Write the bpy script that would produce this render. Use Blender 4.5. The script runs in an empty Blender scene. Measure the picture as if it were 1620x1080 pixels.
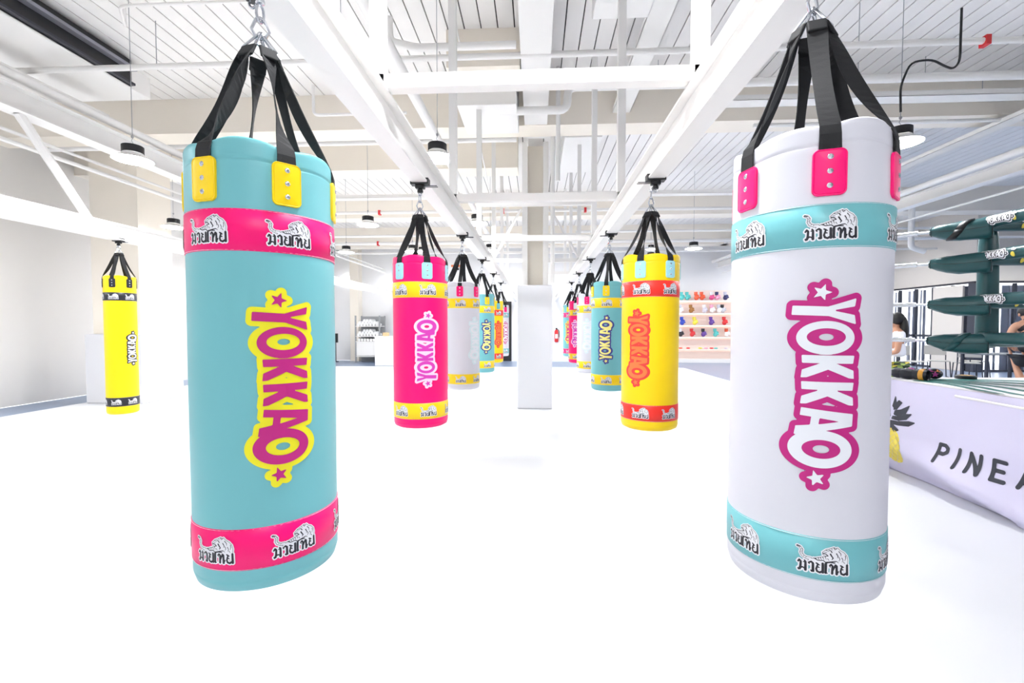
import bpy, bmesh, math, random
import numpy as np
from mathutils import Vector, Matrix
random.seed(7)
pi, sin, cos, R_ = math.pi, math.sin, math.cos, math.radians
S = bpy.context.scene
COL = S.collection

# ------------------------------------------------------------------ camera, world, exposure
cd = bpy.data.cameras.new('camera'); cam = bpy.data.objects.new('camera', cd); COL.objects.link(cam)
cd.sensor_width = 36.0; cd.lens = 16.0; cd.clip_start = 0.05; cd.clip_end = 200
cam.location = (0, 0, 1.4)
cam.rotation_euler = (R_(90) - 0.0347, 0, 0.0527)
S.camera = cam
w = bpy.data.worlds.new('daylight'); S.world = w; w.use_nodes = True
WORLD = 1.0
w.node_tree.nodes['Background'].inputs[0].default_value = (0.93, 0.96, 1.0, 1)
w.node_tree.nodes['Background'].inputs[1].default_value = WORLD
LAMP = 48.0
S.view_settings.view_transform = 'Standard'; S.view_settings.look = 'None'
S.view_settings.gamma = 1.0; S.view_settings.exposure = 1.92
S.view_settings.use_curve_mapping = False

# ------------------------------------------------------------------ materials
def srgb(h):
    c = [int(h[i:i+2], 16) / 255 for i in (0, 2, 4)]
    return tuple(x / 12.92 if x <= 0.04045 else ((x + 0.055) / 1.055) ** 2.4 for x in c) + (1,)
MATS = {}
def M(name, hexc, rough=0.5, metal=0.0, bump=0.0, scale=200, mottle=0.0, mscale=3.0, spec=0.5, emit=0, sheen=0):
    if name in MATS: return MATS[name]
    m = bpy.data.materials.new(name); m.use_nodes = True
    nt = m.node_tree; b = nt.nodes['Principled BSDF']
    c = srgb(hexc)
    b.inputs['Base Color'].default_value = c
    b.inputs['Roughness'].default_value = rough
    b.inputs['Metallic'].default_value = metal
    b.inputs['Specular IOR Level'].default_value = spec
    tc = nt.nodes.new('ShaderNodeTexCoord')
    if mottle:
        n = nt.nodes.new('ShaderNodeTexNoise'); n.inputs['Scale'].default_value = mscale; n.inputs['Detail'].default_value = 4
        nt.links.new(tc.outputs['Object'], n.inputs['Vector'])
        mx = nt.nodes.new('ShaderNodeMix'); mx.data_type = 'RGBA'
        mx.inputs[6].default_value = c
        mx.inputs[7].default_value = tuple(x * (1 - mottle) for x in c[:3]) + (1,)
        nt.links.new(n.outputs['Fac'], mx.inputs[0]); nt.links.new(mx.outputs[2], b.inputs['Base Color'])
    if bump:
        n2 = nt.nodes.new('ShaderNodeTexNoise'); n2.inputs['Scale'].default_value = scale
        nt.links.new(tc.outputs['Object'], n2.inputs['Vector'])
        bp = nt.nodes.new('ShaderNodeBump'); bp.inputs['Strength'].default_value = bump; bp.inputs['Distance'].default_value = 0.002
        nt.links.new(n2.outputs['Fac'], bp.inputs['Height']); nt.links.new(bp.outputs['Normal'], b.inputs['Normal'])
    if emit:
        b.inputs['Emission Color'].default_value = (0.97, 0.98, 1.0, 1); b.inputs['Emission Strength'].default_value = emit
    MATS[name] = m
    return m
def vinyl(n, h): return M('vinyl_' + n, h, 0.40, spec=.35, bump=0.05, scale=350, mottle=0.03, mscale=6)
TEAL = vinyl('teal', '74BBC1'); PINK = vinyl('pink', 'FA0074'); YEL = vinyl('yellow', 'FCD60A'); WHT = vinyl('white', 'D8D8E0')
RED = vinyl('red', 'EE3328'); PALE = vinyl('pale_blue', 'A8E0EA'); BLK = vinyl('black', '24262E')
MAG = M('ink_magenta', 'BE1A7C', .5); LEM = M('ink_lemon', 'EEE61A', .5); IWH = M('ink_white', 'EDEDF2', .5); ORG = M('ink_orange', 'F57A3C', .5)
IRED = M('ink_red', 'E23A34', .5); IBLU = M('ink_indigo', '3C3C8C', .5); IPY = M('ink_pale_yellow', 'F4EC8C', .5); IVI = M('ink_violet', 'D83CB4', .5)
IPB = M('ink_ice', 'D6E6EA', .5); IPW = M('ink_pale_white', 'E6E8EE', .5); INK = M('ink_black', '1D1B26', .5); ILP = M('ink_light_pink', 'F3D8EE', .5)
WEB = M('black_webbing', '0C0D11', .75, bump=.3, scale=600); CHROME = M('chrome', 'C9CCD2', .22, 1.0); STEEL = M('galvanised', 'A9ABAE', .4, 1.0)
BLKM = M('black_metal', '17181B', .45); DARK = M('dark_steel', '3A3A42', .5, .3)
CEIL = M('painted_deck', 'F4F1EE', .6, mottle=.02); SLOT = M('seam_shade', '504C4A', .7)  # dark seam colour stands in for shade between the deck boards
CREAM = M('cream_paint', 'F9F1E4', .6, mottle=.05, mscale=1.5); WPAINT = M('white_paint', 'F3F1EE', .5, mottle=.02); GRILLE = M('grille_grey', '8E8E98', .4, .3)
WALL = M('wall_paint', 'E8E5E1', .6, mottle=.03, mscale=.8); WALLW = M('white_wall', 'F4F4F5', .55, mottle=.02, mscale=.7); BEIGE = M('beige_wall', 'E2DBD2', .6, mottle=.03)
MAT_F = M('white_mat', 'E8EAEE', .45, bump=.03, scale=80); BLUEF = M('blue_vinyl_floor', '8293AE', .3, mottle=.06, mscale=1)
PADW = M('white_padding', 'E6E6EA', .45); REDP = M('red_plastic', 'D8232B', .4)
GREEN = M('green_leather', '1E5054', .33, bump=.1, scale=60, mottle=.12, mscale=5); GRD = M('dark_green_trim', '10282C', .45)
CANV = M('ring_canvas', 'EDEBEE', .45, mottle=.02); LEAF = M('canvas_green', '2E6E68', .5); SKIRT = M('lilac_pvc', 'DAD6F0', .28, mottle=.04, mscale=3)
PIN = M('print_slate', '2C2F3C', .5); PIY = M('print_yellow', 'F2DC52', .5, mottle=.12, mscale=14)
LIT = M('lamp_diffuser', 'FFFFFF', .4, emit=LAMP)
SKIN = M('skin', 'C08E72', .5, mottle=.06, mscale=6); HAIR = M('black_hair', '0C0A0B', .5); CLOTH = M('black_sportswear', '17181C', .7)
TOWEL = M('white_towel', 'F2F2F2', .9, bump=.4, scale=120)

# ------------------------------------------------------------------ helpers
def raw(name, me, mats=(), parent=None):
    o = bpy.data.objects.new(name, me); COL.objects.link(o)
    for m in (mats if isinstance(mats, (list, tuple)) else [mats]):
        if m is not None: me.materials.append(m)
    if parent is not None: o.parent = parent
    return o
def mesh(name, v, f, mats=(), parent=None, smooth=False, fm=None):
    me = bpy.data.meshes.new(name); me.from_pydata([tuple(p) for p in v], [], [tuple(x) for x in f]); me.update()
    if smooth: me.polygons.foreach_set('use_smooth', [True] * len(me.polygons))
    if fm is not None: me.polygons.foreach_set('material_index', fm)
    return raw(name, me, mats, parent)
def tag(o, label, cat, group=None):
    o['label'] = label; o['category'] = cat
    if group: o['group'] = group
    return o
def struct(o): o['kind'] = 'structure'; return o
def empty(name, loc, rz=0):
    o = bpy.data.objects.new(name, None); COL.objects.link(o); o.location = loc; o.rotation_euler = (0, 0, rz); o.empty_display_size = .1
    return o
class B:
    "collects shapes into one mesh"
    def __init__(s): s.v = []; s.f = []; s.m = []; s.s = []
    def add(s, v, f, m=0, smooth=False):
        n = len(s.v); s.v += [tuple(p) for p in v]
        for x in f: s.f.append(tuple(i + n for i in x)); s.m.append(m); s.s.append(smooth)
        return s
    def box(s, x0, x1, y0, y1, z0, z1, m=0, mtx=None, bev=0.0):
        if bev:
            bm = bmesh.new(); bmesh.ops.create_cube(bm, size=1)
            for q in bm.verts: q.co = Vector(((x0+x1)/2 + q.co.x*(x1-x0), (y0+y1)/2 + q.co.y*(y1-y0), (z0+z1)/2 + q.co.z*(z1-z0)))
            bmesh.ops.bevel(bm, geom=bm.edges[:], offset=bev, segments=2, affect='EDGES', profile=.5)
            bm.verts.index_update()
            v = [q.co.copy() for q in bm.verts]; f = [[q.index for q in p.verts] for p in bm.faces]; bm.free()
            if mtx is not None: v = [mtx @ p for p in v]
            return s.add(v, f, m, False)
        v = [(x, y, z) for z in (z0, z1) for y in (y0, y1) for x in (x0, x1)]
        if mtx is not None: v = [mtx @ Vector(p) for p in v]
        return s.add(v, [(0,2,3,1),(4,5,7,6),(0,1,5,4),(2,6,7,3),(0,4,6,2),(1,3,7,5)], m)
    def lathe(s, prof, seg=24, m=0, c=(0,0,0), mtx=None, cap=True):
        v = []; f = []
        for r, z in prof:
            for k in range(seg):
                a = 2*pi*k/seg; v.append(Vector((r*cos(a), r*sin(a), z)))
        n = len(prof)
        for i in range(n-1):
            for k in range(seg):
                k2 = (k+1) % seg; f.append((i*seg+k, i*seg+k2, (i+1)*seg+k2, (i+1)*seg+k))
        if cap:
            f.append(tuple(range(seg-1, -1, -1))); f.append(tuple((n-1)*seg+k for k in range(seg)))
        if mtx is not None: v = [mtx @ p for p in v]
        v = [(p[0]+c[0], p[1]+c[1], p[2]+c[2]) for p in v]
        return s.add(v, f, m, True)
    def tube(s, pts, r, seg=10, m=0, closed=False, fillet=0, flat=1.0):
        P = [Vector(p) for p in pts]
        if fillet and len(P) > 2:
            Q = [P[0]]
            for i in range(1, len(P)-1):
                a, b, c = P[i-1], P[i], P[i+1]; d1 = min(fillet, (a-b).length*.45); d2 = min(fillet, (c-b).length*.45)
                p = b + (a-b).normalized()*d1; q = b + (c-b).normalized()*d2
                for t in (0, .25, .5, .75, 1): Q.append(p*(1-t)**2 + b*2*t*(1-t) + q*t*t)
            Q.append(P[-1]); P = Q
        n = len(P); rr = r if isinstance(r, (list, tuple)) else [r]*n
        if len(rr) != n: rr = [rr[0]]*n
        T = []
        for i in range(n):
            if closed: t = P[(i+1) % n] - P[i-1]
            else: t = P[min(i+1, n-1)] - P[max(i-1, 0)]
            T.append(t.normalized() if t.length > 1e-9 else Vector((0,0,1)))
        up = Vector((0,0,1)) if abs(T[0].z) < .9 else Vector((1,0,0))
        N = (up - T[0]*up.dot(T[0])).normalized(); v = []
        for i in range(n):
            N = (N - T[i]*N.dot(T[i])).normalized(); Bn = T[i].cross(N)
            for k in range(seg):
                a = 2*pi*k/seg; v.append(P[i] + N*(rr[i]*cos(a)) + Bn*(rr[i]*flat*sin(a)))
        f = []
        for i in range(n if closed else n-1):
            j = (i+1) % n
            for k in range(seg):
                k2 = (k+1) % seg; f.append((i*seg+k, j*seg+k, j*seg+k2, i*seg+k2))
        if not closed:
            f.append(tuple(range(seg))); f.append(tuple((n-1)*seg+k for k in range(seg-1, -1, -1)))
        return s.add(v, f, m, True)
    def ball(s, c, r, m=0, seg=14, rings=9, mtx=None):
        r = (r, r, r) if not isinstance(r, (tuple, list)) else r
        v = [Vector((0, 0, -1))]; f = []
        for i in range(1, rings):
            t = pi*i/rings
            for k in range(seg): a = 2*pi*k/seg; v.append(Vector((sin(t)*cos(a), sin(t)*sin(a), -cos(t))))
        v.append(Vector((0, 0, 1)))
        for k in range(seg): f.append((0, 1+(k+1) % seg, 1+k))
        for i in range(rings-2):
            for k in range(seg):
                k2 = (k+1) % seg; a = 1+i*seg; f.append((a+k, a+k2, a+seg+k2, a+seg+k))
        L = len(v)-1
        for k in range(seg): f.append((L, L-seg+k, L-seg+(k+1) % seg))
        v = [Vector((p.x*r[0], p.y*r[1], p.z*r[2])) for p in v]
        if mtx is not None: v = [mtx @ p for p in v]
        return s.add([p + Vector(c) for p in v], f, m, True)
    def ibeam_y(s, x, y0, y1, z0, h, w_, t=.012, m=0):
        s.box(x-w_/2, x+w_/2, y0, y1, z0, z0+t, m); s.box(x-w_/2, x+w_/2, y0, y1, z0+h-t, z0+h, m); s.box(x-t/2, x+t/2, y0, y1, z0+t, z0+h-t, m); return s
    def build(s, name, mats, parent=None):
        me = bpy.data.meshes.new(name); me.from_pydata(s.v, [], s.f); me.update()
        me.polygons.foreach_set('use_smooth', s.s); me.polygons.foreach_set('material_index', s.m)
        o = raw(name, me, mats, parent)
        if any(s.s) :
            try: me.set_sharp_from_angle(angle=R_(38))
            except Exception: pass
        return o
def copy_tree(o, parent=None):
    c = o.copy(); COL.objects.link(c); c.parent = parent
    for ch in o.children: copy_tree(ch, c)
    return c

# ------------------------------------------------------------------ flat artwork from signed distances
def sd_poly(X, Y, pts):
    pts = np.array(pts, float); n = len(pts)
    d = np.full(X.shape, 1e9); s = np.zeros(X.shape, bool)
    for i in range(n):
        a = pts[i]; b = pts[(i+1) % n]; e = b-a; wx = X-a[0]; wy = Y-a[1]
        t = np.clip((wx*e[0]+wy*e[1])/(e@e+1e-9), 0, 1); d = np.minimum(d, np.hypot(wx-e[0]*t, wy-e[1]*t))
        c = (a[1] > Y) != (b[1] > Y)
        with np.errstate(divide='ignore', invalid='ignore'): xi = (b[0]-a[0])*(Y-a[1])/(b[1]-a[1]+1e-12)+a[0]
        s ^= c & (X < xi)
    return np.where(s, -d, d)
def sd_line(X, Y, pts, r0, r1=None):
    d = np.full(X.shape, 1e9); n = len(pts)-1; r1 = r0 if r1 is None else r1
    for i in range(n):
        a = np.array(pts[i], float); b = np.array(pts[i+1], float); e = b-a; wx = X-a[0]; wy = Y-a[1]
        t = np.clip((wx*e[0]+wy*e[1])/(e@e+1e-9), 0, 1); r = r0+(r1-r0)*(i+t)/n
        d = np.minimum(d, np.hypot(wx-e[0]*t, wy-e[1]*t)-r)
    return d
def sd_ell(X, Y, c, rx, ry):
    k = np.sqrt(((X-c[0])/rx)**2+((Y-c[1])/ry)**2); return (k-1)*min(rx, ry)
def march(D, x0, y0, h, level=0.0):
    "polygons of the region D < level"
    D = D-level; D = np.where(np.abs(D) < 1e-6, 1e-6, D); ny, nx = D.shape; V = []; F = []; idx = {}
    def vid(key, p):
        i = idx.get(key)
        if i is None: i = idx[key] = len(V); V.append(p)
        return i
    ins = D < 0
    cnt = ins[:-1, :-1].astype(int)+ins[1:, :-1]+ins[:-1, 1:]+ins[1:, 1:]
    for j, i in zip(*np.nonzero(cnt)):
        c = [(i, j), (i+1, j), (i+1, j+1), (i, j+1)]; poly = []
        for k in range(4):
            a = c[k]; b = c[(k+1) % 4]; da = D[a[1], a[0]]; db = D[b[1], b[0]]
            if da < 0: poly.append(vid((a, a), (x0+a[0]*h, y0+a[1]*h)))
            if (da < 0) != (db < 0):
                t = da/(da-db); q = (min(a, b), max(a, b)); poly.append(vid(q, (x0+(a[0]+(b[0]-a[0])*t)*h, y0+(a[1]+(b[1]-a[1])*t)*h)))
        if len(poly) > 2: F.append(poly)
    return V, F
def art(layers, bx, h, place):
    "layers: list of (function(X,Y)->sd, level, material index, lift); place(u, v, lift) -> xyz"
    x0, x1, y0, y1 = bx; nx = int((x1-x0)/h)+2; ny = int((y1-y0)/h)+2
    X, Y = np.meshgrid(x0+np.arange(nx)*h, y0+np.arange(ny)*h); b = B(); cache = {}
    for fn, lev, mi, lift in layers:
        if fn not in cache: cache[fn] = fn(X, Y)
        V, F = march(cache[fn], x0, y0, h, lev)
        b.add([place(p[0], p[1], lift) for p in V], F, mi, True)
    return b
def star(cx, cy, r, rot):
    return [(cx+(r if k % 2 == 0 else r*.42)*cos(rot+k*pi/5), cy+(r if k % 2 == 0 else r*.42)*sin(rot+k*pi/5)) for k in range(10)]
def sd_logo(X, Y):
    L = []
    L.append(sd_poly(X, Y, [(166,340),(200,335),(214,262),(219,262),(236,335),(274,340),(270,325),(240,238),(233,105),(193,108),(200,235)]))
    L.append(np.maximum(sd_ell(X, Y, (331,230), 71, 106), -sd_ell(X, Y, (328,232), 37, 70)))
    for s in (0, 113):
        L.append(sd_poly(X, Y, [(p[0]+s, p[1]) for p in [(405,145),(405,337),(439,333),(439,268),(468,335),(502,337),(500,318),(465,240),(500,165),(502,143),(468,147),(439,212),(439,147)]]))
    L.append(np.maximum(sd_poly(X, Y, [(630,147),(650,337),(702,335),(750,122),(712,128),(703,180),(668,184),(664,143)]), -sd_poly(X, Y, [(672,214),(699,210),(683,288)])))
    L.append(np.maximum(sd_ell(X, Y, (805,218), 81, 118), -sd_ell(X, Y, (805,222), 40, 70)))
    L.append(sd_poly(X, Y, star(140, 213, 37, .3))); L.append(sd_poly(X, Y, star(932, 205, 37, .9)))
    d = L[0]
    for q in L[1:]: d = np.minimum(d, q)
    return d
_tx = [  # the six letters below the beast, (points, r0, r1)
 ([(30,105),(40,122),(52,108),(50,60),(44,30)],7,9),([(44,30),(34,22),(30,34)],6,5),([(46,36),(66,54),(86,44)],5,6),([(84,126),(92,112),(92,30)],6,10),([(92,112),(74,108)],5,4),
 ([(118,112),(140,126),(154,112),(156,34)],6,10),([(156,34),(144,28),(138,38)],6,5),([(118,112),(124,100)],5,4),
 ([(182,120),(196,112),(190,90),(182,60),(190,38),(212,30),(232,42)],6,9),([(196,112),(210,104)],5,4),([(236,124),(238,34)],9,10),([(190,84),(206,80)],5,5),
 ([(262,34),(262,124)],9,10),([(262,34),(276,32)],6,4),([(160,166),(196,150),(240,156),(262,138),(300,150),(350,160)],3,4),([(262,124),(270,140),(300,146),(340,142)],8,4),
 ([(296,112),(308,124),(320,108),(318,34)],6,9),([(320,60),(346,122),(356,112),(358,32)],6,10),([(296,112),(300,98)],4,4),([(366,44),(374,60)],5,4),
 ([(392,120),(406,112),(398,90),(392,60),(400,38),(422,30),(440,42)],6,9),([(406,112),(418,104)],5,4),([(450,126),(452,34)],9,10),([(398,84),(414,80)],5,5)]
_body = [(120,150),(180,172),(230,190),(262,200),(236,214),(232,240),(262,268),(300,284),(330,298),(344,290),(362,296),(386,270),(420,252),(446,220),(456,180),(452,130),(300,110),(100,110)]
_tail = [(22,262),(44,254),(58,232),(52,200),(66,172),(98,156),(130,156)]
def sd_text(X, Y):
    d = np.full(X.shape, 1e9)
    for p, a, b in _tx: d = np.minimum(d, sd_line(X, Y, p, a*1.18, b*1.18))
    return d
def sd_back(X, Y):
    return np.minimum(np.minimum(sd_text(X, Y), sd_poly(X, Y, _body)), sd_line(X, Y, _tail, 8, 12))
def sd_ink(X, Y):
    d = sd_text(X, Y)
    up = (Y > 128)
    ln = np.abs(np.minimum(sd_poly(X, Y, _body), sd_line(X, Y, _tail, 8, 12)))-1.9
    d = np.minimum(d, np.where(up, ln, 1e9))
    S_ = [([(18,264),(44,256)],4,3),([(50,240),(64,234)],1.6,1.6),([(48,222),(62,220)],1.6,1.6),([(48,204),(60,204)],1.6,1.6),([(56,186),(68,190)],1.6,1.6),([(72,164),(80,176)],1.6,1.6),([(92,152),(96,166)],1.6,1.6),
      ([(176,168),(188,148)],3,1.5),([(196,178),(206,154)],3,1.5),([(214,184),(226,160)],3,1.5),([(234,190),(246,164)],3,1.5),([(256,196),(266,168)],3,1.5),([(276,180),(290,160)],3,1.5),
      ([(238,228),(262,224),(280,206),(262,204)],5,3),([(262,262),(288,256)],3,2),([(286,268),(304,262),(312,246)],3,5),([(250,240),(270,242)],2.5,2),([(300,228),(312,206),(324,190),(314,176)],7,4),
      ([(352,238),(366,214),(362,196)],5,2.5),([(372,262),(392,238),(392,216)],4,2),([(374,204),(384,182),(374,164)],3.5,2),([(400,200),(412,176),(404,156)],3.5,2),
      ([(432,222),(436,196),(428,172)],3.5,2),([(356,160),(372,146)],3,2),([(416,160),(428,142)],3,2),([(330,292),(338,276),(354,288)],3,2),([(308,280),(318,270)],2.5,1.5)]
    for p, a, b in S_: d = np.minimum(d, sd_line(X, Y, p, a, b))
    return d

# ------------------------------------------------------------------ punching bags (built about their own axis, z = height above the floor)
RB = 0.178
def on_cyl(R, z0, ang0, su, flip=1):
    return None
LOGO_H = 0.49/905.0
_logo_cache = {}
def logo_mesh(R, h_total, up):
    key = (R, h_total, up)
    if key in _logo_cache: return _logo_cache[key]
    k = h_total/905.0; cu = 535.0; cv = 222.0
    def place(u, v, lift):
        r = R + .0012 + lift
        if up: a = -(v-cv)*k/R*1.0; z = (u-cu)*k     # reads upward: letter tops face the other way
        else: a = (v-cv)*k/R*1.0; z = -(u-cu)*k
        return (r*cos(a), r*sin(a), z)
    b = art([(sd_logo, 23, 0, .0), (sd_logo, 0, 1, .0011)], (60, 1010, 60, 380), 4.0, place)
    me = bpy.data.meshes.new('lettering'); me.from_pydata(b.v, [], b.f); me.update(); me.polygons.foreach_set('material_index', b.m)
    me.polygons.foreach_set('use_smooth', [True]*len(me.polygons))
    _logo_cache[key] = me
    return me
_embl = {}
def emblem_mesh(R):
    if R in _embl: return _embl[R]
    k = 0.110/475.0
    def place(u, v, lift):
        r = R + .0024 + lift; a = (u-238)*k/R
        return (r*cos(a), r*sin(a), (v-165)*k)
    b = art([(sd_back, 13, 0, 0), (sd_ink, 0, 1, .0005)], (-6, 482, -4, 326), 3.2, place)
    me = bpy.data.meshes.new('tiger_emblem'); me.from_pydata(b.v, [], b.f); me.update(); me.polygons.foreach_set('material_index', b.m)
    me.polygons.foreach_set('use_smooth', [True]*len(me.polygons)); me.materials.append(IWH); me.materials.append(INK)
    _embl[R] = me
    return me
def ang_prof(th, seed):
    "rim height and radius change with angle: the straps (every 60 deg from 0) pull the rim in"
    c = .5+.5*cos(6*th)
    q = .006*sin(2*th+seed)+.005*sin(3*th+seed*2.3)
    return c, q
def bag(x, y, patch_deg, cols, logo=None, dz=0.0, R=RB, geo=None, rivets=True, seed=1.0, apex=None, label='', group=None):
    body_m, band_m, patch_m = cols
    g = dict(bot=.742, b0=.808, b1=.908, t0=1.578, t1=1.676, pz0=1.693, pz1=1.797, rim=1.832, lz=1.248, lh=.49, lup=False, apex=2.135)
    if geo: g.update(geo)
    t = empty('punching_bag', (x, y, 0)); tag(t, label, 'punching bag', group)
    seg = 96
    # cover
    prof = [(0, g['bot']), (R*.5, g['bot']), (R*.86, g['bot']+.002), (R*.965, g['bot']+.012), (R*.995, g['bot']+.03), (R*1.0, g['bot']+.034), (R*.993, g['bot']+.0365), (R*1.0, g['bot']+.039)]
    for q in np.linspace(g['bot']+.06, g['t1']+.01, 22): prof.append((R, q))
    zs = g['rim']-.042
    for q in np.linspace(g['t1']+.03, zs-.004, 9): prof.append((R, q))
    prof += [(R*.999, zs-.002), (R*.986, zs), (R*.999, zs+.003)]
    for q in np.linspace(zs+.01, g['rim'], 5): prof.append((R, q))
    prof += [(R*.985, g['rim']+.004), (R*.96, g['rim']+.001), (R*.93, g['rim']-.02), (R*.6, g['rim']-.03), (0.001, g['rim']-.032)]
    v = []; f = []
    a0 = R_(patch_deg)
    for r, z in prof:
        for k in range(seg):
            th = 2*pi*k/seg; c, q = ang_prof(th-a0, seed)
            wgt = min(1, max(0, (z-(g['t1']+.05))/(g['rim']-g['t1']-.05)))**1.4
            rr = r; zz = z
            zz += wgt*(.005*(1-c)-.005*c**2+q*.8)
            rr *= 1 - wgt*(.020*c**3) + wgt*.012*sin(2*th+seed)
            if z < g['t1'] and r > R*.9: rr *= 1+.0025*sin(z*9+seed+2*th)
            v.append((rr*cos(th), rr*sin(th), zz))
    n = len(prof)
    for i in range(n-1):
        for k in range(seg):
            k2 = (k+1) % seg; f.append((i*seg+k, i*seg+k2, (i+1)*seg+k2, (i+1)*seg+k))
    mesh('cover', v, f, body_m, t, smooth=True)
    # bands
    for nm, z0, z1 in (('top_band', g['t0'], g['t1']), ('bottom_band', g['b0'], g['b1'])):
        v = []; f = []
        rr = [(R-.001, z0-.0012), (R+.0014, z0), (R+.0018, (z0+z1)/2), (R+.0014, z1), (R-.001, z1+.0012)]
        for r, z in rr:
            for k in range(seg):
                th = 2*pi*k/seg; e = 1+.0025*sin(z*9+seed+2*th); v.append((r*e*cos(th), r*e*sin(th), z))
        for i in range(len(rr)-1):
            for k in range(seg):
                k2 = (k+1) % seg; f.append((i*seg+k, i*seg+k2, (i+1)*seg+k2, (i+1)*seg+k))
        bo = mesh('band', v, f, band_m, t, smooth=True)
        # stitching lines
        b = B()
        for z in (z0+.0015, z1-.0015): b.tube([((R+.0014)*cos(2*pi*k/72), (R+.0014)*sin(2*pi*k/72), z) for k in range(72)], .0005, 4, closed=True)
        b.build('stitching', [IWH], bo)
        for k in range(6):
            e = raw('tiger_emblem', emblem_mesh(round(R*1.0025, 5)), [], bo); e.rotation_euler = (0, 0, a0+R_(1.5)+k*pi/3); e.location = (0, 0, (z0+z1)/2+.002)
    # lettering
    if logo:
        lm = logo_mesh(R*1.0025, g['lh'], g['lup']).copy(); lo = raw('lettering', lm, [logo[0], logo[1]], t)
        lo.rotation_euler = (0, 0, R_(logo[2])); lo.location = (0, 0, g['lz'])
    # straps, patches
    zr = g['rim']; ap = g['apex'] if apex is None else apex
    for k in range(6):
        a = a0+k*pi/3; ca, sa = cos(a), sin(a); er = Vector((ca, sa, 0)); et = Vector((-sa, ca, 0)); up = Vector((0, 0, 1))
        rnd = random.Random(k*13+int(seed*100))
        tw = R_(rnd.choice([-70, -45, -20, 20, 45, 65, 80])); W = .046
        v = []; f = []; N = 20
        a2 = a+rnd.uniform(-.25, .25)
        top = Vector((cos(a2)*.036, sin(a2)*.036, ap)); rr0 = R+.003; p0 = er*rr0+up*(g['pz1']-.03); p1 = er*(R*.985+.004)+up*(zr-.006)
        for i in range(N+1):
            s = i/N
            if s < .18: p = p0.lerp(p1, s/.18)
            else:
                q = (s-.18)/.82; p = p1.lerp(top, q) + er*(-.012*sin(pi*q)) - up*.008*sin(pi*q)
            tws = 0 if s < .2 else tw*sin(pi*min(1, (s-.2)/.8))**1.0*(1 if s < .6 else 1)
            d = (top-p1).normalized() if s >= .18 else up
            nrm = (er - d*er.dot(d)).normalized(); side = d.cross(nrm).normalized()
            sd = side*cos(tws)+nrm*sin(tws); nn = nrm*cos(tws)-side*sin(tws)
            wd = W*(1-.18*sin(pi*s)); 
            for (aa, bb) in ((-1, -1), (1, -1), (1, 1), (-1, 1)): v.append(p+sd*(aa*wd/2)+nn*(bb*.0013))
        for i in range(N):
            for k4 in range(4): j = (k4+1) % 4; f.append((i*4+k4, i*4+j, (i+1)*4+j, (i+1)*4+k4))
        f += [(3, 2, 1, 0), (N*4, N*4+1, N*4+2, N*4+3)]
        st = mesh('strap', v, f, WEB, t)
        # folded loop stitched at the top of the strap
        bl = B(); d = (top-p1).normalized(); nrm = (er-d*er.dot(d)).normalized(); side = d.cross(nrm)
        mt = Matrix((side, nrm, d)).transposed().to_4x4(); mt.translation = top-d*.014
        bl.box(-.0215, .0215, -.0045, .0045, -.020, .016, 0, mt, bev=.0035)
        bl.build('strap_loop', [WEB], st)
        # triangular steel ring from the loop to the carabiner
        rg = B(); tip = Vector((0, 0, ap+.052)); o1 = top+d*.000
        rg.tube([o1-side*.023, tip-side*.004, tip+side*.004+up*.002, o1+side*.023], .0026, 8, closed=True)
        rg.build('ring', [CHROME], t)
        # patch
        b = B(); hw = .0335; zc = (g['pz0']+g['pz1'])/2; hh = (g['pz1']-g['pz0'])/2
        def pp(u, w_, lift):
            aa = a+u/R; r = R*1.002+lift
            return (r*cos(aa), r*sin(aa), zc+w_)
        NU, NW = 14, 18; vv = []; ff = []
        def rounded(u, w_):
            rc = .014; dx = max(abs(u)-(hw-rc), 0); dy = max(abs(w_)-(hh-rc), 0); return math.hypot(dx, dy)-rc
        def ringpts(off, n=48):
            out = []; rc = .014-off if .014-off > .002 else .002; hx = hw-off-rc; hy = hh-off-rc
            for q in range(n):
                th = 2*pi*(q+.5)/n; cx = hx if cos(th) > 0 else -hx; cy = hy if sin(th) > 0 else -hy
                out.append((cx+rc*cos(th), cy+rc*sin(th)))
            return out
        rings = [(0, -.001), (0, .0042), (.0012, .0058), (.0028, .0056), (.0038, .0046), (.0048, .0056), (.012, .0060), (.020, .0062), (.029, .0062)]
        for off, lift in rings:
            for (u, w_) in ringpts(off): vv.append(pp(u, w_, lift))
        nr = 48
        for i in range(len(rings)-1):
            for q in range(nr): q2 = (q+1) % nr; ff.append((i*nr+q, i*nr+q2, (i+1)*nr+q2, (i+1)*nr+q))
        L = (len(rings)-1)*nr
        ff.append(tuple(L+q for q in range(nr)))
        b.add(vv, ff, 0, True); po = b.build('strap_patch', [patch_m], t)
        if rivets:
            for zz in (-.030, .002, .034):
                rv = B(); cx = Vector(pp(0, zz, .0055)); mt = Matrix((et, up, er)).transposed().to_4x4(); mt.translation = cx
                rv.lathe([(.0062, -.001), (.0062, .0008), (.0048, .0022), (.002, .003), (.0016, .0018), (0.0005, .0018)], 14, 0, mtx=mt)
                rv.build('rivet', [CHROME], po)
    # carabiner, swivel
    c = B(); z0 = ap+.044; z1 = g.get('hook', 2.275)-.052
    if z1-z0 < .05: z1 = z0+.05
    m_ = (z1-z0)
    c.tube([(-.012, 0, z0), (-.021, 0, z0+m_*.35), (-.010, 0, z0+m_*.9), (0, 0, z1), (.010, 0, z0+m_*.9), (.021, 0, z0+m_*.35), (.012, 0, z0), (0, 0, z0-.006)], .0042, 8, closed=True)
    c.build('carabiner', [CHROME], t).rotation_euler = (0, 0, .5)
    c = B(); zt = z1-.008
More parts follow.
